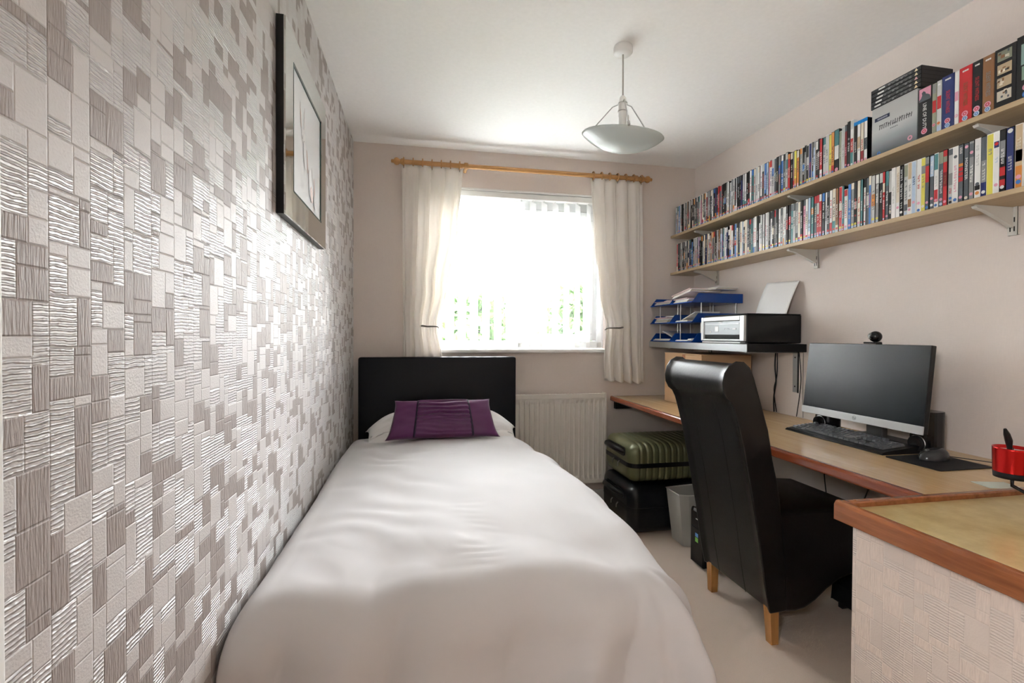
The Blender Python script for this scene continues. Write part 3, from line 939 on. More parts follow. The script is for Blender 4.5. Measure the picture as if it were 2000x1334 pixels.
def case(name, label, cat, group, y, w, h, dep, z, x, base, segs, txt, txtz, badge, body, rnd, tw=.45, lean=0):
    """upright case: y is its middle, spine plane at x, stands at height z"""
    b = MB(); b.box(.0005, dep, -w / 2 + .0003, w / 2 - .0003, 0, h)
    o = b.build(name, body, None, 0)
    o.location = (x, y, z + .0004)
    tag(o, label, cat, group)
    spine(o, w, h, base, segs, txt, txtz, badge, .0005, rnd, True, tw)
    ROW.append((o, base))
    return o
rnd = random.Random(21)
ROW = []
weights = ['white'] * 13 + ['palegrey'] * 9 + ['grey'] * 6 + ['slate'] * 6 + ['black'] * 16 + ['red'] * 4 + ['darkred'] * 2 + ['cream'] * 5 + ['paleblue'] * 4 + ['teal'] * 2 + ['blue'] * 2 + ['navy'] * 2 + ['yellow', 'orange', 'brown', 'tan', 'pink', 'purple', 'olive']
darks = ('grey', 'slate', 'black', 'red', 'darkred', 'teal', 'blue', 'navy', 'brown', 'purple')
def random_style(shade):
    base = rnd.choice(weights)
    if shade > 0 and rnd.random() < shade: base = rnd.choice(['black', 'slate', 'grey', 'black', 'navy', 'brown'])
    acc = rnd.choice([c for c in ('white', 'red', 'black', 'grey', 'blue', 'cream', 'palegrey', 'orange', 'slate', 'teal') if c != base])
    segs = []
    k = rnd.random()
    where = ''
    if k < .34:
        segs = [(.78 + rnd.random() * .08, .985, acc)]; where = '%s top' % cname(acc)
    elif k < .6:
        segs = [(.012, .16 + rnd.random() * .12, acc)]; where = '%s foot' % cname(acc)
    elif k < .8:
        a = .35 + rnd.random() * .25
        segs = [(a, a + .12 + .15 * rnd.random(), acc)]; where = '%s middle' % cname(acc)
    else:
        where = 'no bands'
    txt = rnd.choice(['white', 'white', 'cream', 'palegrey', 'red']) if base in darks else rnd.choice(['black', 'black', 'slate', 'red', 'navy'])
    if txt == base: txt = 'white'
    badge = [(.095, rnd.choice(['pink', 'pink', 'red', 'yellow'])), (.045, rnd.choice(['blue', 'paleblue', 'paleblue']))] if rnd.random() < .75 else []
    t0 = .22 + rnd.random() * .2
    return base, segs, txt, (t0, t0 + .25 + rnd.random() * .2), badge, 'slim DVD, %s spine, %s, %s letters' % (cname(base), where, cname(txt))
# lower shelf, hand-picked cases at the open end, listed from far to near: width, base, segments, text colour, text span, badges, label
near = [
 (13, 'slate', [(.7, .985, 'teal')], 'white', (.3, .6), [(.09, 'pink')], 'slate DVD spine with a teal top, two before the pale green-white pair'),
 (12, 'black', [(.55, .97, 'palegrey')], 'white', (.12, .4), [(.16, 'cream')], 'black DVD spine with a pale grey upper half beside the white pair'),
 (15, 'white', [], 'palegrey', (.3, .7), [], 'plain chalk-white DVD spine with faint grey lettering, first of the white pair'),
 (15, 'cream', [(.012, .3, 'white')], 'tan', (.5, .9), [(.2, 'pink')], 'cream DVD spine with a white lower third, second of the white pair'),
 (14, 'black', [], 'white', (.12, .93), [(.09, 'white')], 'black DVD spine dotted with white letters its whole length'),
 (15, 'palegrey', [(.75, .97, 'olive'), (.1, .22, 'slate')], 'slate', (.3, .7), [(.05, 'paleblue')], 'pale grey DVD spine with an olive picture at the top'),
 (14, 'white', [(.68, .985, 'tan'), (.15, .3, 'brown')], 'grey', (.35, .6), [(.1, 'pink')], 'white DVD spine with a tan top and brown lower block'),
 (15, 'paleblue', [(.5, .985, 'paleblue')], 'navy', (.55, .72), [(.22, 'pink')], 'pale blue DVD spine with short navy lettering next to the tan-topped case'),
 (15, 'white', [], 'red', (.45, .72), [(.18, 'pink'), (.05, 'blue')], 'white DVD spine with tall red letters before the narrow yellow case'),
 (15, 'yellow', [(.7, .85, 'grey')], 'olive', (.4, .68), [(.1, 'cream')], 'narrow yellow DVD spine with a grey picture high up'),
 (14, 'slate', [(.52, .82, 'red'), (.86, .98, 'grey')], 'red', (.55, .6), [(.15, 'pink'), (.06, 'blue')], 'slate DVD spine with a red upper block'),
 (14, 'slate', [(.6, .97, 'paleblue')], 'white', (.65, .9), [(.2, 'pink'), (.08, 'white')], 'slate DVD spine with a long pale blue upper part'),
 (14, 'white', [(.70, .985, 'teal'), (.12, .34, 'red')], 'palegrey', (.4, .6), [(.15, 'pink'), (.06, 'blue')], 'white DVD spine with a teal top and red lower block'),
 (15, 'slate', [(.78, .985, 'olive')], 'white', (.25, .68), [(.14, 'pink'), (.06, 'paleblue')], 'slate DVD spine with large white letters and an olive top'),
 (14, 'red', [(.78, .88, 'olive'), (.35, .6, 'darkred')], 'brown', (.4, .55), [(.08, 'pink')], 'red DVD spine with an olive band near the top'),
 (14, 'palegrey', [(.35, .56, 'grey'), (.88, .985, 'slate')], 'red', (.2, .3), [(.12, 'blue'), (.05, 'black')], 'pale grey DVD spine with a grey middle and slate top'),
 (16, 'white', [], 'pink', (.16, .68), [(.82, 'slate'), (.07, 'blue')], 'white DVD spine with pink lettering and one dark dot'),
 (15, 'slate', [(.36, .44, 'red'), (.46, .52, 'red'), (.54, .60, 'red'), (.62, .67, 'orange')], 'white', (.84, .95), [(.09, 'pink')], 'slate DVD spine with a ladder of red blocks'),
 (15, 'slate', [], None, (.3, .7), [(.93, 'pink'), (.06, 'cream')], 'slate DVD spine with large white capital letters'),
 (15, 'grey', [(.72, .95, 'slate')], 'white', (.3, .6), [(.80, 'pink'), (.1, 'pink')], 'grey DVD spine with a slate top and white lettering'),
 (17, 'white', [(.14, .22, 'black')], 'palegrey', (.55, .9), [(.24, 'slate'), (.09, 'orange')], 'white DVD spine with a black silhouette low down'),
 (16, 'grey', [(.012, .24, 'navy'), (.6, .985, 'slate')], 'white', (.28, .62), [(.08, 'white')], 'grey DVD spine with a navy foot before the wide yellow case'),
 (19, 'yellow', [], 'olive', (.66, .88), [], 'wide plain yellow DVD spine with small olive letters at the top'),
 (15, 'white', [(.74, .84, 'navy')], 'paleblue', (.4, .65), [(.8, 'red'), (.14, 'pink')], 'white DVD spine with a red dot on a navy emblem'),
 (16, 'black', [(.26, .40, 'red'), (.10, .2, 'red'), (.55, .82, 'grey')], 'white', (.45, .75), [(.08, 'white')], 'black DVD spine with red slashes across the lower part'),
 (20, 'navy', [], 'palegrey', (.32, .55), [(.94, 'white')], 'wide navy DVD spine with a white dot at the top'),
 (19, 'orange', [(.35, .985, 'tan'), (.42, .6, 'purple')], 'cream', (.6, .8), [(.18, 'pink'), (.10, 'blue')], 'tan and orange DVD spine with a purple block'),
]
nw = sum(a[0] for a in near) * .001 + .0003 * len(near)
y = 2.985
yend = 1.083 + nw
glow = 'DVD cases on the lower shelf'
while y > yend + .008:
    w = .0147 + rnd.choice([0, 0, 0, 0, -.005, .0005, .001])
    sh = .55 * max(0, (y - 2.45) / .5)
    base, segs, txt, tz, badge, lab = random_style(sh)
    h = .190 - rnd.choice([0, 0, 0, .0005, .001, .018 if rnd.random() < .25 else 0])
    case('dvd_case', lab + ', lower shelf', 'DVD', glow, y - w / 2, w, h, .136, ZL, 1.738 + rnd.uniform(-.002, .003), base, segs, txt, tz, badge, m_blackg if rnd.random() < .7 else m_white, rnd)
    y -= w + .0002
m_ltr = {}
def pm(c):
    if c not in m_ltr: m_ltr[c] = P('print_' + c, PALc[c], .4)
    return m_ltr[c]
for (w, base, segs, txt, tz, badge, lab) in near:
    w *= .001
    o = case('dvd_case', lab + ', lower shelf', 'DVD', glow, y - w / 2, w, .190 - rnd.choice([0, 0, .001]), .136, ZL, 1.738 + rnd.uniform(-.002, .002), base, segs, txt, tz, badge, m_blackg if base in darks else m_white, rnd)
    if txt is None:
        lettering('MONSTER', .0105, pm('white'), o, M_down(-.0008, 0, .105), 'lettering', 1, .07)
    y -= w + .0003
# upper shelf: slim cases from the window end
gup = 'DVD cases on the upper shelf'
y = 3.008
while y > 1.735:
    w = .0147 + rnd.choice([0, 0, 0, 0, -.005, .0005, .001])
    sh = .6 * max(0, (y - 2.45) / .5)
    base, segs, txt, tz, badge, lab = random_style(sh)
    h = .190 - rnd.choice([0, 0, 0, .0005, .001, .012 if rnd.random() < .25 else 0])
    if y > 2.85: h = .190
    if y < 2.0: h = .178 if rnd.random() < .6 else .174
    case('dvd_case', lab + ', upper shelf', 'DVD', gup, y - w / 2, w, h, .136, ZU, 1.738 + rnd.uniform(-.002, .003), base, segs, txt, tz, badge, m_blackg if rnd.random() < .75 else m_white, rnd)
    y -= w + .0002
mid = [
 (24, .180, 'black', [(.3, .62, 'white'), (.62, .985, 'teal')], None, (.3, .5), [(.06, 'pink')], 'thick black box set with white and teal blocks between slim cases', .14),
 (12, .165, 'olive', [], 'palegrey', (.3, .6), [], 'short olive DVD spine beside the thick black box set', .136),
 (13, .178, 'palegrey', [], 'grey', (.3, .6), [], 'plain pale grey DVD spine beside the short olive one', .136),
 (12, .180, 'darkred', [(.85, .985, 'slate')], 'pink', (.3, .5), [(.08, 'pink'), (.03, 'blue')], 'dark red DVD spine with a slate top before the black cases', .136),
 (14, .188, 'black', [(.012, .08, 'black')], 'white', (.3, .65), [(.05, 'pink')], 'black DVD spine with tall white letters beside the teal and red one', .15),
 (14, .188, 'palegrey', [(.3, .6, 'red'), (.6, .8, 'white'), (.012, .3, 'teal')], 'cream', (.35, .55), [(.04, 'white')], 'pale grey DVD spine with a red middle and teal foot', .15),
]
y = min(y, 1.735)
for (w, h, base, segs, txt, tz, badge, lab, dep) in mid:
    w *= .001
    case('dvd_case', lab + ', upper shelf', 'DVD', gup, y - w / 2, w, h, dep, ZU, 1.736, base, segs, txt, tz, badge, m_blackg if base in darks else m_white, rnd)
    y -= w + .0003
# four blu-ray cases with blue tops
br = [('black', [], 'white', 'black sleeve'), ('white', [(.4, .7, 'tan')], 'grey', 'white sleeve with a tan block'), ('cream', [(.012, .3, 'darkred')], 'red', 'cream sleeve with a dark red foot'), ('white', [(.3, .6, 'slate')], 'black', 'white sleeve with a slate block')]
for base, segs, txt, lab in br:
    w = .0148
    o = case('disc_case', 'blue-topped disc case, %s, beside the silver box' % lab, 'disc case', gup, y - w / 2, w, .171, .135, ZU, 1.738, base, [(s0 * .9, s1 * .9, c) for s0, s1, c in segs], txt, (.3, .55), [(.05, 'pink')], m_blackg, rnd)
    b = MB(); b.box(-.0012, .134, -w / 2 + .0004, w / 2 - .0004, .158, .1718); b.build('blue_top', P('blue_case', (.01, .22, .62), .25), o)
    y -= w + .0002
# silver box facing outwards
ys1 = min(y - .001, 1.556); ys0 = 1.384
yc = (ys0 + ys1) / 2; wS = ys1 - ys0
o = thing('box_set', 'silver box set standing face out with dark slanted title', 'box set', (1.735, yc, ZU))
b = MB(); b.box(.0, .040, -wS / 2, wS / 2, .0005, .186)
s = NT('silver_card'); sp = s.sep(s.obj())
nn = s.noise(s.mapv(s.obj(), (1, 5, 12)), 1, 2)
hfac = s.m('MULTIPLY', s.m('ADD', sp[2], s.m('MULTIPLY', nn, .05)), 5.2)
s.link(s.ramp(hfac, [(.12, (.10, .115, .13)), (.42, (.33, .36, .38)), (.6, (.50, .52, .52)), (1, (.46, .47, .47))]), s.bsdf.inputs['Base Color'])
s.bsdf.inputs['Roughness'].default_value = .3; s.bsdf.inputs['Metallic'].default_value = .25
bo = b.build('box', s.mat, o, .001)
Mx = Matrix.Translation((-.0004, 0, .098)) @ Matrix.Rotation(0, 4, 'X') @ M_up(0, 0, 0)
b = MB()
rn2 = random.Random(5)
# slanted title strokes, wear-broken
for k in range(15):
    yy = wS / 2 - .030 - k * .0085
    hh = .013 + .004 * rn2.random()
    b.add([(-.0003, yy, .098 - .002), (-.0003, yy - .003, .098 - .002), (-.0003, yy - .006, .098 + hh), (-.0003, yy - .003, .098 + hh)], [(0, 1, 2, 3)], 0, (.03, .03, .035))
    if k % 3 != 2:
        zz = .098 + rn2.choice([0, hh * .5, hh - .003])
        b.add([(-.0003, yy, zz), (-.0003, yy - .0085, zz), (-.0003, yy - .0085, zz + .003), (-.0003, yy, zz + .003)], [(0, 1, 2, 3)], 0, (.05, .05, .055))
for k in range(5):
    yy = .012 - k * .006
    b.box(-.0003, -.0001, yy - .004, yy, .084, .087, 0, (.12, .12, .13))
b.box(-.0004, -.0001, wS / 2 - .071, wS / 2 - .012, .132, .146, 0, (.01, .018, .06))
for k in range(8):
    b.box(-.0006, -.0004, wS / 2 - .062 + k * .005, wS / 2 - .059 + k * .005, .136, .142, 0, (.4, .42, .5))
b.build('print', PR, bo)
for (yy, zz, r, c) in ((-wS / 2 + .024, .020, .009, 'pink'), (wS / 2 - .03, .008, .007, 'blue')):
    b = MB(); b.lathe([(r * .45, 0), (r, 0)], 14, (-.0005, yy, zz), 0, False, Matrix.Rotation(PI / 2, 4, 'Y')); b.build('rating_badge', pm(c), bo, 0, 2, None, False, 0, .0004)
# stack of five flat cases on top
for k in range(5):
    z = ZU + .1875 + k * .0148
    b = MB(); b.box(.0008, .138, -.095, .095, 0, .0144)
    top = k == 4
    st = ['with a white title patch', 'with a grey streaked picture', 'with a white bar', 'with a pale cloudy picture', 'as the topmost lid']
    lab = ['bottom', 'second', 'third', 'fourth', 'top'][k]
    o = b.build('dvd_case', m_blackg); o.location = (1.7345, 1.466, z)
    tag(o, 'black DVD case lying flat, %s of the pile on the silver box' % (lab if lab in ('bottom', 'top') else lab + ' from the bottom'), 'DVD', 'flat DVD pile on the upper shelf')
    b = MB()
    b.box(.0002, .0008, -.093, .093, .001, .0132, 0, (.035, .038, .042))
    for q in range(14):
        y0 = lerp(-.06, .05, q / 14); g = .06 + .25 * max(0, nz(q * .45, k * 1.3, 2) + .35)
        b.box(.00005, .0002, y0, y0 + .008, .0025 + .004 * (q % 2), .010, 0, (g, g, g * 1.03))
    b.box(-.0001, .0002, .055 - k * .004, .080 - k * .004, .004, .010, 0, (.72, .72, .70))
    b.add([(-.0001, -.083, .002), (-.0001, -.070, .002), (-.0001, -.0765, .0125)], [(0, 1, 2)], 0, (.72, .62, .40) if k != 2 else (.7, .4, .42))
    b.build('sleeve', PR, o)
# big box sets
def boxset(y0, y1, h, base, label, segs=[], txt=None, dep=.14, badge=None, word=None, wcol='red', logo=True, x=1.735):
    w = y1 - y0
    o = case('box_set', label, 'box set', 'tall box sets on the upper shelf', (y0 + y1) / 2, w - .0006, h, dep, ZU, x, base, segs, None, (0, 0), [], pm(base), rnd)
    for z, r, c, c2 in (badge or []):
        b = MB(); b.lathe([(0, 0), (r, 0)], 16, (-.0012, 0, z), 0, False, Matrix.Rotation(PI / 2, 4, 'Y')); bd = b.build('rating_badge', pm(c), o, 0, 2, None, False, 0, .0006)
        b = MB(); b.lathe([(r * .35, 0), (r * .6, 0)], 12, (-.0018, 0, z), 0, False, Matrix.Rotation(PI / 2, 4, 'Y')); b.build('badge_ring', pm(c2), bd, 0, 2, None, False, 0, .0004)
    if logo:
        b = MB()
        for k in range(3): b.box(-.0010, -.0006, (k - 1) * w * .16 - w * .07, (k - 1) * w * .16 + w * .07, h - .016, h - .011)
        b.build('logo', pm('white'), o)
    if word:
        lettering(word, min(w * .55, .017), pm(wcol), o, M_down(-.0010, 0, h * (.50 if wcol != 'white' else .43)), 'lettering', 1, h * (.42 if wcol != 'white' else .5))
    return o
rb = [(.026, .009, 'pink', 'red'), (.011, .008, 'paleblue', 'blue')]
o = boxset(1.335, 1.382, .176, 'black', 'black box set with a pink top picture and white title running down', [(.74, .985, 'pink'), (.73, .76, 'slate')], badge=[(.022, .010, 'pink', 'red')], word='LINE OF DUTY', wcol='white', logo=False)
b = MB(); b.prism([(.012, .128), (.020, .134), (.012, .140), (.008, .150), (.010, .158), (.004, .163), (-.002, .158), (-.003, .152), (-.010, .148), (-.017, .142), (-.020, .128)], 'x', -.0014, -.0008); b.build('silhouette', pm('slate'), o)
boxset(1.3200, 1.3345, .172, 'olive', 'grey-green box set with a red title block, beside the pink-topped one', [(.42, .66, 'red'), (.8, .985, 'grey')], badge=[(.03, .005, 'pink', 'red')], logo=False)
boxset(1.3040, 1.3195, .174, 'palegrey', 'paler grey box set with a red title block, before the navy one', [(.45, .70, 'red'), (.02, .12, 'paleblue')], badge=[(.03, .005, 'orange', 'red')])
boxset(1.2652, 1.3035, .178, 'navy', 'navy box set with red lettering and a white logo', badge=rb, word='SILENT WITNESS', wcol='red')
boxset(1.2515, 1.2648, .176, 'white', 'thin white box set with a pink block between the navy and red sets', [(.45, .62, 'pink')], badge=[(.03, .005, 'pink', 'white')], logo=False)
boxset(1.214, 1.2512, .178, 'red', 'bright red box set with brown lettering and a white logo', badge=rb, word='SILENT WITNESS', wcol='brown')
boxset(1.186, 1.2137, .178, 'black', 'black box set with red lettering beside the bright red set', badge=rb, word='SILENT WITNESS', wcol='red')
boxset(1.1545, 1.1857, .178, 'brown', 'brown box set with grey lettering and a white logo', badge=rb, word='SILENT WITNESS', wcol='grey')
o = boxset(1.100, 1.154, .180, 'black', 'dark box set with four sepia picture panels', logo=False)
for k, c in enumerate(('cream', 'tan', 'tan', 'olive')):
    z = .020 + k * .040
    b = MB(); b.box(-.0012, -.0006, -.017, .019, z, z + .030, 0, pin(c, .8))
    for q in range(6):
        yy = lerp(-.014, .012, rnd.random()); zz = z + .004 + rnd.random() * .018
        b.box(-.0016, -.0012, yy, yy + .004 + rnd.random() * .006, zz, zz + .003 + rnd.random() * .007, 0, pin(rnd.choice(['brown', 'cream', 'slate'])))
    b.build('picture_panel', PR, o)
o = boxset(1.048, 1.0995, .186, 'black', 'black box set with pale green panels at the end of the row', [], badge=[(.032, .010, 'pink', 'red'), (.012, .010, 'blue', 'paleblue')], logo=False)
b = MB(); b.box(-.0012, -.0006, -.018, .014, .10, .160, 0, (.22, .33, .30)); b.box(-.0012, -.0006, -.018, .012, .055, .095, 0, (.20, .29, .22)); b.box(-.0012, -.0006, -.015, .008, .165, .176, 0, (.2, .4, .16)); b.build('picture_panel', PR, o)

# look-alike spines are told apart by their neighbours
seen = {}
for o, c in ROW: seen[o['label']] = seen.get(o['label'], 0) + 1
for i, (o, c) in enumerate(ROW):
    if seen[o['label']] > 1:
        a = cname(ROW[i - 1][1]) if i > 0 else 'no'; d = cname(ROW[i + 1][1])
        l = o['label']; k = l.rindex(', ')
        o['label'] = l[:k] + ', between %s and %s spines' % (a, d) + l[k:]

# ------------------------------------------------------------------ black printer shelf
PZ = 1.123
ps = thing('printer_shelf', 'black shelf with a silver front edge carrying the printer and trays', 'shelf', (1.74, 2.55, PZ))
b = MB(); b.box(1.572 - 1.74, XR - .001 - 1.74, 2.045 - 2.55, YB - .001 - 2.55, -.040, 0); b.build('board', m_blackm, ps, .002)
b = MB(); b.box(1.5685 - 1.74, 1.5718 - 1.74, 2.046 - 2.55, YB - .002 - 2.55, -.039, -.001); b.build('front_strip', P('silver_edge', (.42, .44, .45), .35, .6), ps)
for y in (2.115, 2.85):
    xw = XR - 1.74
    b = MB(); b.box(xw - .005, xw - .0008, y - 2.565, y - 2.535, -.250, -.041)
    bk = b.build('bracket', P('bracket_grey', (.38, .39, .40), .35, .5), ps)
    b = MB(); b.box(xw - .30, xw - .005, y - 2.562, y - 2.538, -.046, -.0405); b.build('bracket_arm', P('bracket_grey', (.38, .39, .40), .35, .5), bk)
    b = MB(); b.box(xw - .0048, xw - .0008, y - 2.571, y - 2.5655, -.252, -.041); b.build('bracket_shadow', m_black, bk)  # black strip painted in as the shadow beside the plate
    for z in (-.07, -.22):
        b = MB(); b.lathe([(0, 0), (.004, 0), (.003, .002), (0, .002)], 8, (xw - .0052, y - 2.55, z), 0, True, Matrix.Rotation(-PI / 2, 4, 'Y')); b.build('screw', m_black, bk)

# ------------------------------------------------------------------ letter trays
def tray(col, lev, label):
    y0 = (2.520, 2.778)[col]; z = (PZ + .001, 1.242, 1.360)[lev]
    t = thing('letter_tray', label, 'tray', (1.735, y0 + .125, z))
    w, d, h = .125, .168, .055
    b = MB()
    b.box(-d, d, -w, w, 0, .003)
    b.box(-d + .0, d, -w, -w + .003, .003, h); b.box(-d, d, w - .003, w, .003, h); b.box(d - .003, d, -w + .003, w - .003, .003, h)
    # raked side walls at the open front
    b.v = [(x if z_ < .01 or x > 0 else x + (z_ * .75), y_, z_) for (x, y_, z_) in b.v]
    b.build('shell', m_blue, t, .0012)
    b = MB(); b.box(-d - .002, -d + .004, -w, w, 0, .006); b.build('front_lip', m_blue, t)
    if lev < 2:
        for sx in (-.10, .13):
            for sy in (-w + .012, w - .012):
                hz_ = (1.242 - PZ - .001 if lev == 0 else 1.360 - 1.242)
                b = MB(); b.tube([(sx, sy, .003), (sx, sy, hz_ - .0005)], .0032, 8); b.build('riser', m_steel, t)
    return t
for col, cn in ((0, 'beside the printer'), (1, 'in the corner')):
    for lev, ln in ((0, 'bottom'), (1, 'middle'), (2, 'top')):
        tray(col, lev, 'blue plastic letter tray, %s of the stack %s' % (ln, cn))
def sheaf(label, x, y, z, w, d, h, rz, tilt=0, mat=None, roll=0):
    t = thing('paper_bundle', label, 'papers', (x, y, z), rz)
    t.rotation_euler = (roll, tilt, rz)
    n = max(2, min(4, int(h / .004)))
    for k in range(n):
        b = MB(); j = .004 * (k % 3 - 1)
        b.box(-d / 2 + j, d / 2 + j, -w / 2 - j, w / 2 - j, h * k / n, h * (k + .82) / n)
        b.build('sheet', mat or (m_paper, m_paper2, m_paper, m_paper3)[k % 4], t)
    return t
T2, T1, T0 = 1.3645, 1.2465, 1.1285
sheaf('thick sloping bundle of white envelopes heaped in the top tray by the printer', 1.69, 2.67, T2 + .048, .17, .22, .022, .15, 0, None, -.22)
sheaf('lower bundle of white letters in the top tray by the printer', 1.69, 2.655, T2 + .002, .18, .22, .026, -.08, 0)
sheaf('flat white box file lying on the heap in the top tray', 1.80, 2.62, T2 + .078, .15, .16, .014, .2, 0)
sheaf('loose pink and white slips in the top corner tray', 1.67, 2.89, T2 + .002, .17, .18, .022, .25, 0, None)
sheaf('crumpled white receipts on the slips in the top corner tray', 1.66, 2.87, T2 + .027, .10, .12, .008, -.3, -.06)
sheaf('neat block of cream and white letters in the middle corner tray', 1.685, 2.895, T1 + .002, .15, .22, .036, .05, 0)
sheaf('single grey letter jutting from the middle corner tray', 1.70, 2.86, T1 + .041, .09, .18, .005, .3, 0)
sheaf('white card folder in the middle tray by the printer', 1.67, 2.64, T1 + .002, .16, .18, .010, -.1, 0)
sheaf('sloping grey leaflets leaning in the middle tray by the printer', 1.69, 2.62, T1 + .034, .14, .17, .006, .05, 0, m_paper, -.32)
sheaf('white forms in the bottom corner tray', 1.67, 2.90, T0 + .002, .17, .19, .012, .1, 0)
sheaf('upright white leaflet leaning in the bottom corner tray', 1.68, 2.865, T0 + .040, .13, .15, .006, .1, 0, m_paper, .35)
sheaf('small white notes in the bottom tray by the printer', 1.64, 2.66, T0 + .002, .10, .12, .008, .2, 0)
sheaf('folded white slips lying in the bottom tray by the printer', 1.66, 2.60, T0 + .012, .08, .10, .010, -.3, -.1)

# ------------------------------------------------------------------ printer
pr = thing('printer', 'silver-fronted black all-in-one printer on the black shelf', 'printer', (1.745, 2.258, PZ + .001))
w2 = .183
b = MB(); b.box(-.155, .160, -w2, w2, .004, .146); b.build('body', m_black, pr, .006, 3)
b = MB(); b.box(-.150, .158, -w2 + .002, w2 - .002, .1465, .152); b.build('scanner_lid', m_black, pr, .003)
fx = -.156
b = MB()
b.box(fx - .014, fx, -w2 + .001, -w2 + .035, .012, .142); b.box(fx - .014, fx, w2 - .025, w2 - .001, .012, .142)
b.box(fx - .014, fx, -w2 + .035, w2 - .025, .118, .142); b.box(fx - .014, fx, -w2 + .035, w2 - .025, .012, .022)
b.build('front_bezel', m_silver, pr, .003)
b = MB(); b.box(fx - .008, fx - .001, -w2 + .036, w2 - .026, .044, .117); cp = b.build('control_panel', P('panel_grey', (.27, .29, .30), .35, .3), pr, .002)
b = MB(); b.box(fx - .0095, fx - .008, -w2 + .045, w2 - .035, .100, .104); b.build('panel_ridge', m_silver, cp)
b = MB(); b.box(fx - .0092, fx - .008, .03, .06, .062, .090); b.build('display', P('pale_display', (.75, .77, .78), .3), cp)
b = MB(); b.box(fx - .0092, fx - .008, -.115, -.082, .072, .078); b.build('brand_plate', m_wprint, cp)
b = MB(); b.lathe([(0, 0), (.006, 0)], 12, (fx - .009, .10, .060), 0, False, Matrix.Rotation(PI / 2, 4, 'Y')); b.build('power_button', m_wprint, cp, 0, 2, None, False, 0, .001)
for q in range(4):
    b = MB(); b.lathe([(0, 0), (.004, 0)], 10, (fx - .009, -.02 - q * .012, .075), 0, False, Matrix.Rotation(PI / 2, 4, 'Y')); b.build('button', m_silver, cp, 0, 2, None, False, 0, .001)
lettering('EPSON', .010, m_wprint, cp, M_up(fx - .0085, .012, .110))
b = MB(); b.box(fx - .004, fx - .0005, -w2 + .036, w2 - .026, .022, .0435); b.build('paper_slot', m_blackm, pr)
b = MB(); b.box(fx - .026, fx + .02, -w2 + .012, w2 - .03, .001, .008); b.build('output_tray', m_silver, pr, .002)
# sheet standing in the rear feed
b = MB()
def sheetf(u, v):
    x = 1.840 + .030 * v + .022 * v * v + .006 * math.sin(PI * u) * v
    return (x, lerp(2.335, 2.105, u) - .028 * v * (1 - .0 * u) + .03 * v * 0, PZ + .150 + .185 * v - .012 * u * v)
b.grid(sheetf, 12, 16)
o = b.build('paper_sheet', m_paper, None, 0, 2, None, False, 0, .0006); tag(o, 'blank white sheet standing in the printer feed', 'paper')

# ------------------------------------------------------------------ cardboard box on the desk
cb = thing('cardboard_box', 'plain cardboard box with brown tape under the black shelf', 'box', (1.70, 2.582, DZ))
b = MB(); b.box(-.157, .157, -.200, .202, .0005, .305); b.build('carton', m_card, cb, .002)
b = MB(); b.box(-.1578, -.1572, -.035, -.003, .002, .304); b.build('tape', m_tape, cb)
b = MB(); b.box(-.159, .159, -.2015, .2035, .3055, .309); b.build('flap', m_card, cb)

# ------------------------------------------------------------------ monitor
mo = thing('monitor', 'black desktop monitor with a silver lower bezel on the desk', 'monitor', (1.735, 1.564, DZ))
tl = math.radians(6)
Mm = Matrix.Translation((-.052, 0, .080)) @ Matrix.Rotation(tl, 4, 'Y')
b = MB(); b.box(0, .020, -.259, .259, 0, .308, 0, None, Mm); b.build('housing', m_black, mo, .003)
b = MB(); b.box(-.0012, .0, -.2565, .2565, .029, .3055, 0, None, Mm); b.build('screen', m_screen, mo)
b = MB(); b.box(-.004, .0, -.260, .260, -.001, .0285, 0, None, Mm); ch = b.build('bezel_strip', m_silver, mo, .0012)
b = MB(); b.lathe([(.0068, 0), (.0082, 0)], 20, (0, 0, 0), 0, False, Mm @ Matrix.Translation((-.0044, 0, .014)) @ Matrix.Rotation(PI / 2, 4, 'Y')); b.build('logo_ring', m_hp, ch, 0, 2, None, False, 0, .0004)
lettering('hp', .011, m_hp, ch, Mm @ M_up(-.0044, 0, .0145))
b = MB(); b.box(.020, .045, -.14, .14, .06, .25, 0, None, Mm); b.build('rear_bulge', m_black, mo, .01, 3)
b = MB(); b.box(.040, .066, -.035, .035, .004, .21); b.build('neck', P('dark_silver', (.10, .10, .10), .3, .5), mo, .004)
b = MB(); b.rrect(.092, 0, .13, .26, .02, 'z', .0005, .010); b.build('stand_base', P('dark_silver', (.10, .10, .10), .3, .5), mo, .002)
wc = thing('webcam', 'black ball webcam clipped on top of the monitor', 'webcam', (1.735, 1.528, 1.1345))
b = MB(); b.box(-.024, .012, -.017, .030, 0, .007); b.box(.014, .019, -.012, .012, -.03, .006); b.build('clip', m_black, wc, .002)
prof = [(.0215 * math.sin(PI * k / 14), -.0215 * math.cos(PI * k / 14)) for k in range(15)]
b = MB(); b.lathe(prof, 22, (0, 0, .0275)); b.build('ball', m_blackg, wc)
b = MB(); b.lathe([(0, .002), (.009, .002), (.013, -.003), (.016, -.010)], 18, (-.0185, .006, .029), 0, True, Matrix.Rotation(-PI / 2, 4, 'Y')); ln = b.build('lens_ring', P('grey_ring', (.16, .16, .16), .25, .5), wc)
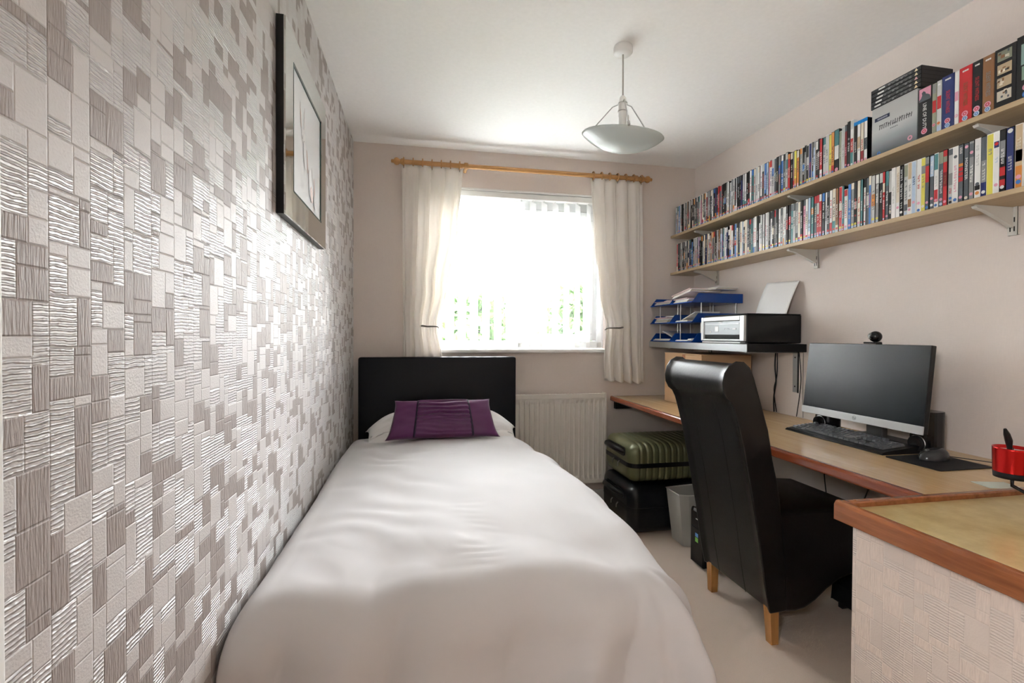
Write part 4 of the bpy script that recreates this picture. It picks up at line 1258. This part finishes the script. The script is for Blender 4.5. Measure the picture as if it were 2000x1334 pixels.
# speakers
for yy, lb in ((1.372, 'small black loudspeaker behind the window-far end of the monitor'), (1.790, 'small black loudspeaker behind the window end of the monitor')):
    sp = thing('desk_speaker', lb, 'speaker', (1.785, yy, DZ))
    b = MB(); b.rrect(0, 0, .085, .085, .03, 'z', .0005, .150, 0, 5); b.build('cabinet', m_blackg, sp, .006, 3)
    b = MB(); b.lathe([(0, .0), (.014, .004), (.024, .012), (.027, .010), (.027, 0)], 20, (-.0425, 0, .035), 0, True, Matrix.Rotation(-PI / 2, 4, 'Y')); b.build('cone', m_blackm, sp)
    b = MB(); b.lathe([(.025, 0), (.029, .002), (.030, 0)], 24, (-.0432, 0, .035), 0, True, Matrix.Rotation(-PI / 2, 4, 'Y')); b.build('trim_ring', m_steel, sp)

# ------------------------------------------------------------------ keyboard
kb = thing('keyboard', 'black full-size computer keyboard in front of the monitor', 'keyboard', (1.674, 1.590, DZ), math.radians(-1.5))
b = MB()
b.prism([(-.085, .0005), (.080, .0005), (.080, .026), (.070, .027), (-.060, .013), (-.078, .010), (-.086, .005)], 'y', -.2285, .2285)
b.build('case', m_black, kb, .003, 2, None, False, 0, 0, True)
U = .0190
kmesh = {}
def key(u0, v, wu, hv=1):
    """u0 key units from the left end, v row from the front"""
    kk = (round(wu, 2), hv)
    if kk not in kmesh:
        b = MB(); w = wu * U / 2 - .0012; d = hv * U / 2 - .0012
        vs = [(-d, -w, 0), (d, -w, 0), (d, w, 0), (-d, w, 0), (-d + .002, -w + .0022, .0075), (d - .003, -w + .0022, .0075), (d - .003, w - .0022, .0075), (-d + .002, w - .0022, .0075)]
        b.add(vs, [(3, 2, 1, 0), (4, 5, 6, 7), (0, 1, 5, 4), (1, 2, 6, 5), (2, 3, 7, 6), (3, 0, 4, 7)])
        o = b.build('key', m_key, kb); kmesh[kk] = o.data
    else:
        o = bpy.data.objects.new('key', kmesh[kk]); COL.objects.link(o); o.parent = kb
    x = -.050 + (v + (hv - 1) / 2) * U + (.006 if v >= 5 else 0)
    yv = .2185 - (u0 + wu / 2) * U
    o.location = (x, yv, .0142 + (x + .06) * .108); o.rotation_euler = (0, -.107, 0)
rows = [
 [(0, 1.25), (1.25, 1.25), (2.5, 1.25), (3.75, 6.25), (10, 1.25), (11.25, 1.25), (12.5, 1.25), (13.75, 1.25)],
 [(0, 1.25)] + [(1.25 + i, 1) for i in range(11)] + [(12.25, 2.75)],
 [(0, 1.75)] + [(1.75 + i, 1) for i in range(11)] + [(12.75, 2.25)],
 [(0, 1.5)] + [(1.5 + i, 1) for i in range(12)] + [(13.5, 1.5)],
 [(i, 1) for i in range(13)] + [(13, 2)],
 [(0, 1)] + [(2 + i, 1) for i in range(4)] + [(6.5 + i, 1) for i in range(4)] + [(11 + i, 1) for i in range(4)]]
for v, rw in enumerate(rows):
    for (u0, wu) in rw: key(u0, v, wu)
for v in (3, 4):
    for i in range(3): key(15.25 + i, v, 1)
for i in range(3): key(15.25 + i, 5, 1)
for i in range(3): key(15.25 + i, 0, 1)
key(16.25, 1, 1)
key(18.5, 0, 2); key(20.5, 0, 1)
for v in (1, 2, 3):
    for i in range(3): key(18.5 + i, v, 1)
for i in range(4): key(18.5 + i, 4, 1)
key(21.5, 0, 1, 2); key(21.5, 2, 1, 2)
# mouse mat and mouse
b = MB(); b.rrect(1.680, 1.257, .215, .178, .008, 'z', DZ + .0004, DZ + .003)
o = b.build('mouse_mat', m_blackm); tag(o, 'plain black mouse mat on the desk', 'mouse mat')
ms = thing('mouse', 'black optical mouse resting on the mouse mat', 'mouse', (1.700, 1.282, DZ + .003))
def mousef(u, v):
    a = 2 * PI * u; t = v * PI / 2
    sx, sy = .055, .031
    rr = math.cos(t) ** .6
    return (sx * rr * math.cos(a), sy * rr * math.sin(a) * (1 - .12 * math.cos(a)), .0008 + .036 * math.sin(t) * (1 + .15 * math.cos(a) * rr))
b = MB(); b.grid(mousef, 36, 12); b.build('body', P('mouse_plastic', (.022, .024, .027), .22), ms)
b = MB(); b.tube([(-.030, -.004, .0305), (-.030, .004, .0305)], .006, 10); b.build('wheel', P('grey_ring', (.16, .16, .16), .25, .5), ms)
b = MB(); b.tube([(.055, 0, .008), (.09, -.01, .004), (.13, -.07, .003), (.16, -.115, .004), (.185, -.09, .02)], .0015, 6); b.build('cable', m_black, ms)
# small card
b = MB(); b.box(-.045, .045, -.03, .03, 0, .0012)
o = b.build('leaflet', P('pale_leaflet', (.50, .54, .47), .5)); o.location = (1.585, 1.030, DZ + .0004); o.rotation_euler = (0, 0, -.25)
tag(o, 'pale green-white leaflet lying on the desk by the counter edge', 'leaflet')
# cables
def cable(label, pts, r=.003, mat=None):
    # smooth the run
    pp = []
    P4 = [Vector(p) for p in pts]; P4 = [P4[0]] + P4 + [P4[-1]]
    for i in range(1, len(P4) - 2):
        for k in range(6):
            t = k / 6
            a, b_, c, d = P4[i - 1:i + 3]
            pp.append(.5 * ((2 * b_) + (-a + c) * t + (2 * a - 5 * b_ + 4 * c - d) * t * t + (-a + 3 * b_ - 3 * c + d) * t ** 3))
    pp.append(P4[-2])
    b = MB(); b.tube(pp, r, 7)
    o = b.build('power_cable', mat or m_black)
    return tag(o, label, 'cable')
cable('thick black cable hanging from the printer shelf to the desk', [(1.900, 2.245, 1.078), (1.898, 2.248, 1.0), (1.899, 2.240, .92), (1.897, 2.252, .83), (1.896, 2.248, DZ + .004)], .0038)
cable('second black cable twisted beside the thick cable', [(1.902, 2.236, 1.078), (1.903, 2.238, .95), (1.900, 2.255, .87), (1.902, 2.238, DZ + .004)], .0025)
cable('thin black cable hanging below the shelf bracket', [(1.902, 2.085, 1.078), (1.902, 2.072, .95), (1.902, 2.080, .86), (1.902, 2.098, DZ + .003)], .0022)
cable('thin grey cable hanging behind the monitor', [(1.904, 2.060, 1.078), (1.904, 2.062, .9), (1.904, 2.058, DZ + .003)], .0018, P('grey_cable', (.25, .23, .21), .5))
cable('black cable hanging on the wall under the desk', [(1.903, 1.93, .66), (1.903, 1.925, .5), (1.903, 1.90, .3), (1.903, 1.93, .13)], .0025)
cable('looping black cable under the desk near the counter', [(1.903, 1.66, .66), (1.903, 1.68, .55), (1.903, 1.73, .4), (1.903, 1.75, .15)], .0025)

# ------------------------------------------------------------------ chair
chy = 1.7375; hw = .2075; chx = 1.50
chr_ = thing('dining_chair', 'high scroll-backed dark leather chair pushed under the desk', 'chair', (chx, chy, 0))
rear = [(1.292, .130), (1.270, .24), (1.245, .40), (1.222, .52), (1.205, .61), (1.176, .75), (1.155, .83), (1.136, .895), (1.120, .925)]
rollp = [(1.101, .940), (1.090, .962), (1.087, .99), (1.093, 1.022), (1.110, 1.047), (1.135, 1.060), (1.160, 1.058), (1.181, 1.040)]
front = [(1.196, 1.005), (1.212, .955), (1.233, .89), (1.258, .81), (1.268, .76), (1.278, .70), (1.298, .62), (1.312, .54), (1.322, .46), (1.338, .30), (1.347, .130)]
prof = [(p[0] - chx, p[1]) for p in rear + rollp + front]
n = len(prof)
b = MB()
NS = 18
def yprof(t): return lerp(-hw, hw, t)
for k in range(NS + 1):
    t = k / NS; yy = yprof(t)
    e = abs(2 * t - 1)
    ins = .012 * max(0, (e - .86) / .14) ** 2
    cx_ = sum(p[0] for p in prof) / n
    ring = []
    for i, p in enumerate(prof):
        # pull the rim in at the two sides for a soft edge; hollow the rear a little
        a, c = prof[i - 1], prof[(i + 1) % n]
        tx, tz = c[0] - a[0], c[1] - a[1]; L = math.hypot(tx, tz) or 1
        nx, nz_ = -tz / L, tx / L       # outward is to the left of travel reversed
        ring.append((p[0] - nx * -ins, yy, p[1] - nz_ * -ins))
    b.v += ring
for k in range(NS):
    for i in range(n):
        b.f.append((k * n + i, k * n + (i + 1) % n, (k + 1) * n + (i + 1) % n, (k + 1) * n + i)); b.mi.append(0); b.c.append(None); b.sm.append(True)
b.f.append(tuple(range(n))); b.f.append(tuple(NS * n + i for i in range(n))[::-1])
b.mi += [0, 0]; b.c += [None, None]; b.sm += [False, False]
o = b.build('backrest', m_leather, chr_, .006, 2, None, False, 0, 0, True)
# seams: under the scroll and down the rear panel
b = MB(); b.tube([(1.117 - chx, lerp(-hw + .004, hw - .004, q / 10), .931 + .003 * math.sin(q * 1.3)) for q in range(11)], .0028, 6); b.build('scroll_seam', m_leather, chr_)
for fy in (-.075, .095):
    pts = [(p[0] - chx - .0004, fy + .012 * (1 - (p[1] - .13) / .8), p[1]) for p in rear[:-1]]
    b = MB(); b.tube(pts, .0012, 5); b.build('rear_seam', m_leather, chr_)
# seat with skirt
sp_ = [(1.335, .122), (1.40, .117), (1.44, .124), (1.49, .150), (1.54, .188), (1.60, .222), (1.66, .238), (1.70, .228), (1.735, .205), (1.752, .20), (1.757, .25), (1.756, .44), (1.748, .475), (1.72, .490), (1.60, .500), (1.45, .502), (1.36, .500), (1.317, .495)]
b = MB(); b.prism([(p[0] - chx, p[1]) for p in sp_], 'y', -hw + .004, hw - .004, 0, True)
b.build('seat', m_leather, chr_, .014, 3, None, True)
for (x, sx) in ((1.309, 1), (1.722, -1)):
    for sy in (-1, 1):
        b = MB()
        yt = sy * (hw - .026); yb2 = sy * (hw - .022)
        zt_ = .150 if x < 1.5 else .24
        a, c = .0195, .0155
        xb2 = x + (.004 if x < 1.5 else 0)
        vs = [(xb2 - chx - c, yb2 - c, 0), (xb2 - chx + c, yb2 - c, 0), (xb2 - chx + c, yb2 + c, 0), (xb2 - chx - c, yb2 + c, 0), (x - chx - a, yt - a, zt_), (x - chx + a, yt - a, zt_), (x - chx + a, yt + a, zt_), (x - chx - a, yt + a, zt_)]
        b.add(vs, [(3, 2, 1, 0), (4, 5, 6, 7), (0, 1, 5, 4), (1, 2, 6, 5), (2, 3, 7, 6), (3, 0, 4, 7)])
        b.build('leg', m_leg, chr_, .002)

# ------------------------------------------------------------------ suitcases
def shell(Lx, wy, hz_, rc, ribs, depth, name, mat, parent):
    """rounded hard shell, ribs run round the body across its length"""
    hy, h2 = wy / 2, hz_ / 2
    b = MB(); na, nx = 64, 150
    ring = []
    for j in range(nx + 1):
        # denser at the ends
        t = j / nx
        x = Lx * t
        if t < .12: x = rc * (1 - math.cos((t / .12) * PI / 2)) 
        elif t > .88: x = Lx - rc * (1 - math.cos(((1 - t) / .12) * PI / 2))
        else: x = rc + (Lx - 2 * rc) * (t - .12) / .76
        if x < rc: ins = rc - math.sqrt(max(0, rc * rc - (rc - x) ** 2))
        elif x > Lx - rc: ins = rc - math.sqrt(max(0, rc * rc - (x - Lx + rc) ** 2))
        else: ins = 0
        rib = 0
        if ribs:
            ph = (x - rc * .8) / ((Lx - rc * 1.6) / ribs)
            if 0 <= ph <= ribs:
                fr = ph - math.floor(ph); rib = -depth * max(0, 1 - abs(fr - .5) / .22) ** .8
        for i in range(na):
            a = 2 * PI * (i + .5) / na
            ca, sa = math.cos(a), math.sin(a)
            e = .34
            yy = math.copysign(abs(ca) ** e, ca) * (hy - ins + rib); zz = math.copysign(abs(sa) ** e, sa) * (h2 - ins + rib)
            ring.append((x, yy, zz + h2))
    fs = []
    for j in range(nx):
        for i in range(na):
            fs.append((j * na + i, j * na + (i + 1) % na, (j + 1) * na + (i + 1) % na, (j + 1) * na + i))
    b.add(ring, fs, 0, None, True)
    b.f.append(tuple(range(na))); b.f.append(tuple(nx * na + i for i in range(na)))
    b.mi += [0, 0]; b.c += [None, None]; b.sm += [False, False]
    return b.build(name, mat, parent, 0, 2, None, False, 0, 0, True)
def suitcase(label, loc, Lx, wy, hz_, mat, ribs, zfrac, hmat, base):
    t = thing('suitcase', label, 'suitcase', loc)
    z0 = base
    o = shell(Lx, wy, hz_ - base, .055, ribs, .006, 'shell', mat, t)
    o.location = (0, 0, z0)
    zc = z0 + (hz_ - base) * zfrac
    b = MB(); b.rrect(Lx / 2, 0, Lx + .004, wy + .005, .058, 'z', zc - .013, zc + .013, 0, 6); b.build('zip_band', hmat, t, .003)
    # carry handle on the short end
    b = MB(); pts = [(-.001, -.115, zc + .068), (-.020, -.105, zc + .076), (-.034, -.07, zc + .080), (-.037, 0, zc + .081), (-.034, .07, zc + .080), (-.020, .105, zc + .076), (-.001, .115, zc + .068)]
    b.tube(pts, [.010, .014, .017, .018, .017, .014, .010], 10); b.build('handle', hmat, t)
    b = MB(); b.rrect(0, zc + .066, .26, .05, .022, 'x', -.006, .004, 0, 5); b.build('handle_plate', hmat, t, .002)
    for yy in (-.06, .02):
        b = MB(); b.tube([(-.006, yy, zc), (-.013, yy + .006, zc - .014), (-.012, yy + .010, zc - .034)], [.004, .0035, .003], 8); b.build('zip_pull', m_steel, t)
    return t
bsx, bsy = 1.185, 2.732
black = suitcase('large black hard-shell suitcase lying on the carpet under the green one', (bsx, bsy, 0), .66, .440, .292, m_blackcase, 0, .52, m_black, .004)
b = MB(); b.tube([(.28, -.221, .155), (.31, -.226, .158), (.34, -.221, .155)], .004, 8); b.build('latch', m_steel, black)
suitcase('smaller olive green ribbed suitcase lying on top of the black one', (1.200, 2.748, .2925), .60, .408, .236, m_green, 13, .46, m_black, .001)

# ------------------------------------------------------------------ waste bin
bn = thing('waste_bin', 'grey plastic waste bin with a slanted front beside the suitcases', 'bin', (1.525, 2.425, 0))
top = [(-.135, -.085), (-.135, .055), (.12, .085), (.135, .06), (.135, -.06), (.10, -.085), (0, -.108), (-.09, -.104)]
bot = [(p[0] * .82 + .012, p[1] * .82 + .004) for p in top]
hb_ = .292; n = len(top)
b = MB()
vs = [(p[0], p[1], 0) for p in bot] + [(p[0], p[1], hb_) for p in top] + [(p[0] * .975, p[1] * .96, hb_) for p in top] + [(p[0] * .975, p[1] * .96, .004) for p in bot]
fs = []
for i in range(n):
    j = (i + 1) % n
    fs += [(i, j, n + j, n + i), (n + i, n + j, 2 * n + j, 2 * n + i), (2 * n + i, 2 * n + j, 3 * n + j, 3 * n + i)]
fs += [tuple(range(n))[::-1], tuple(3 * n + i for i in range(n))]
b.add(vs, fs); b.build('tub', m_binw, bn, .002, 2, None, False, 0, 0, True)
b = MB(); pts = [(p[0] * 1.01, p[1] * 1.01, hb_) for p in top]; b.tube(pts + [pts[0]], .0032, 6); b.build('rim', P('bin_rim', (.55, .54, .51), .4), bn)

# ------------------------------------------------------------------ PC tower
pc = thing('computer_tower', 'slim black computer tower standing on the carpet beside the chair', 'computer', (1.372, 2.146, 0))
b = MB(); b.box(.012, .36, -.048, .048, .006, .285); b.build('case', m_blackm, pc, .003)
b = MB(); b.prism([(0, .012), (.013, .006), (.013, .288), (.004, .284), (0, .27)], 'y', -.05, .05); fp = b.build('front_panel', m_blackg, pc, .003, 2, None, False, 0, 0, True)
b = MB(); b.prism([(-.001, .272), (.003, .2855), (.030, .2885), (.030, .270)], 'y', -.051, .030); b.build('silver_cap', P('cap_silver', (.55, .6, .64), .25, .7), pc, .002, 2, None, False, 0, 0, True)
b = MB(); b.box(-.0012, -.0002, -.022, .006, .236, .241); b.build('drive_light', m_wprint, fp)
b = MB(); b.box(-.0012, -.0002, -.014, .010, .148, .166); b.build('blue_sticker', P('sticker_blue', (.15, .35, .70), .3), fp)
b = MB(); b.box(-.0012, -.0002, -.014, .010, .122, .144); b.build('green_sticker', P('sticker_green', (.22, .58, .08), .3), fp)
b = MB(); b.box(-.0008, -.0002, -.044, .044, .190, .193); b.build('drive_slot', m_black, fp)
for sx in (.05, .32):
    for sy in (-.035, .035):
        b = MB(); b.lathe([(0, 0), (.008, 0), (.008, .006), (0, .006)], 10, (sx, sy, 0)); b.build('foot', m_black, pc)

# ------------------------------------------------------------------ dark foot rest under the desk
fr_ = thing('foot_rest', 'low black foot rest in the shadow under the desk', 'foot rest', (1.80, 1.48, 0))
b = MB(); b.prism([(-.038, .02), (.095, .02), (.095, .15), (-.03, .10)], 'y', -.20, .26); b.build('pad', m_blackm, fr_, .01, 3, None, False, 0, 0, True)
for sy in (-.16, .22):
    b = MB(); b.box(-.03, .085, sy - .01, sy + .01, 0, .021); b.build('foot', m_black, fr_)

# ------------------------------------------------------------------ red candle stand on the counter
cs = thing('candle_stand', 'black wrought iron stand with red metal candle cups on the counter', 'candle holder', (1.50, .84, .7445))
cxs, cys, czs = 1.50, .84, .7445
b = MB(); b.lathe([(.05, .003), (.055, .0005), (.060, .003), (.055, .006), (.05, .003)], 28, (.005, -.06, 0)); b.build('base_ring', m_black, cs)
cups = [(1.4235, .895, .818, .0365), (1.4455, .800, .802, .034), (1.535, .86, .835, .034)]
for i, (x, y, z, r) in enumerate(cups):
    c = (x - cxs, y - cys, z - czs)
    b = MB(); b.lathe([(0, .0), (r * .93, .0), (r * .96, .014), (0, .014)], 32, c); bs = b.build('cup_base', m_blackm, cs)
    b = MB(); b.lathe([(r * .96, .0145), (r * 1.0, .070), (r * 1.0, .074), (r * .96, .074), (r * .92, .02), (0, .02)], 36, c); b.build('red_cup', m_red, cs)
    b = MB(); b.lathe([(0, .0205), (r * .86, .0205), (r * .86, .066), (r * .3, .063), (0, .063)], 28, c); ca = b.build('candle', m_paper, cs)
    b = MB(); b.tube([(c[0], c[1], c[2] + .062), (c[0] + .002, c[1], c[2] + .074)], .001, 5); b.build('wick', m_black, ca)
    st = [(c[0], c[1], c[2] + .001), (c[0] - .006, c[1] - .004, c[2] - .018), (lerp(c[0], .005, .3), lerp(c[1], -.06, .3), .030), (lerp(c[0], .005, .65), lerp(c[1], -.06, .65), .012), (.005 + .05 * (c[0] - .005) / (abs(c[0]) + .01), -.06, .004)]
    b = MB(); b.tube(st, .0042, 8); b.build('iron_arm', m_blackg, cs)
c = (cups[0][0] - cxs, cups[0][1] - cys, cups[0][2] - czs)
b = MB(); b.tube([(c[0] + .012, c[1] + .012, c[2] + .05), (c[0] + .006, c[1] + .012, c[2] + .088), (c[0] - .004, c[1] + .010, c[2] + .105), (c[0] - .010, c[1] + .010, c[2] + .118)], [.003, .0075, .0065, .003], 8); b.build('snuffer', m_black, cs)
b = MB(); b.tube([(.02, .0, .05), (.03, .01, .15), (.012, .012, .205), (-.008, .012, .232)], [.003, .003, .0025, .001], 6); b.build('iron_leaf', m_black, cs)
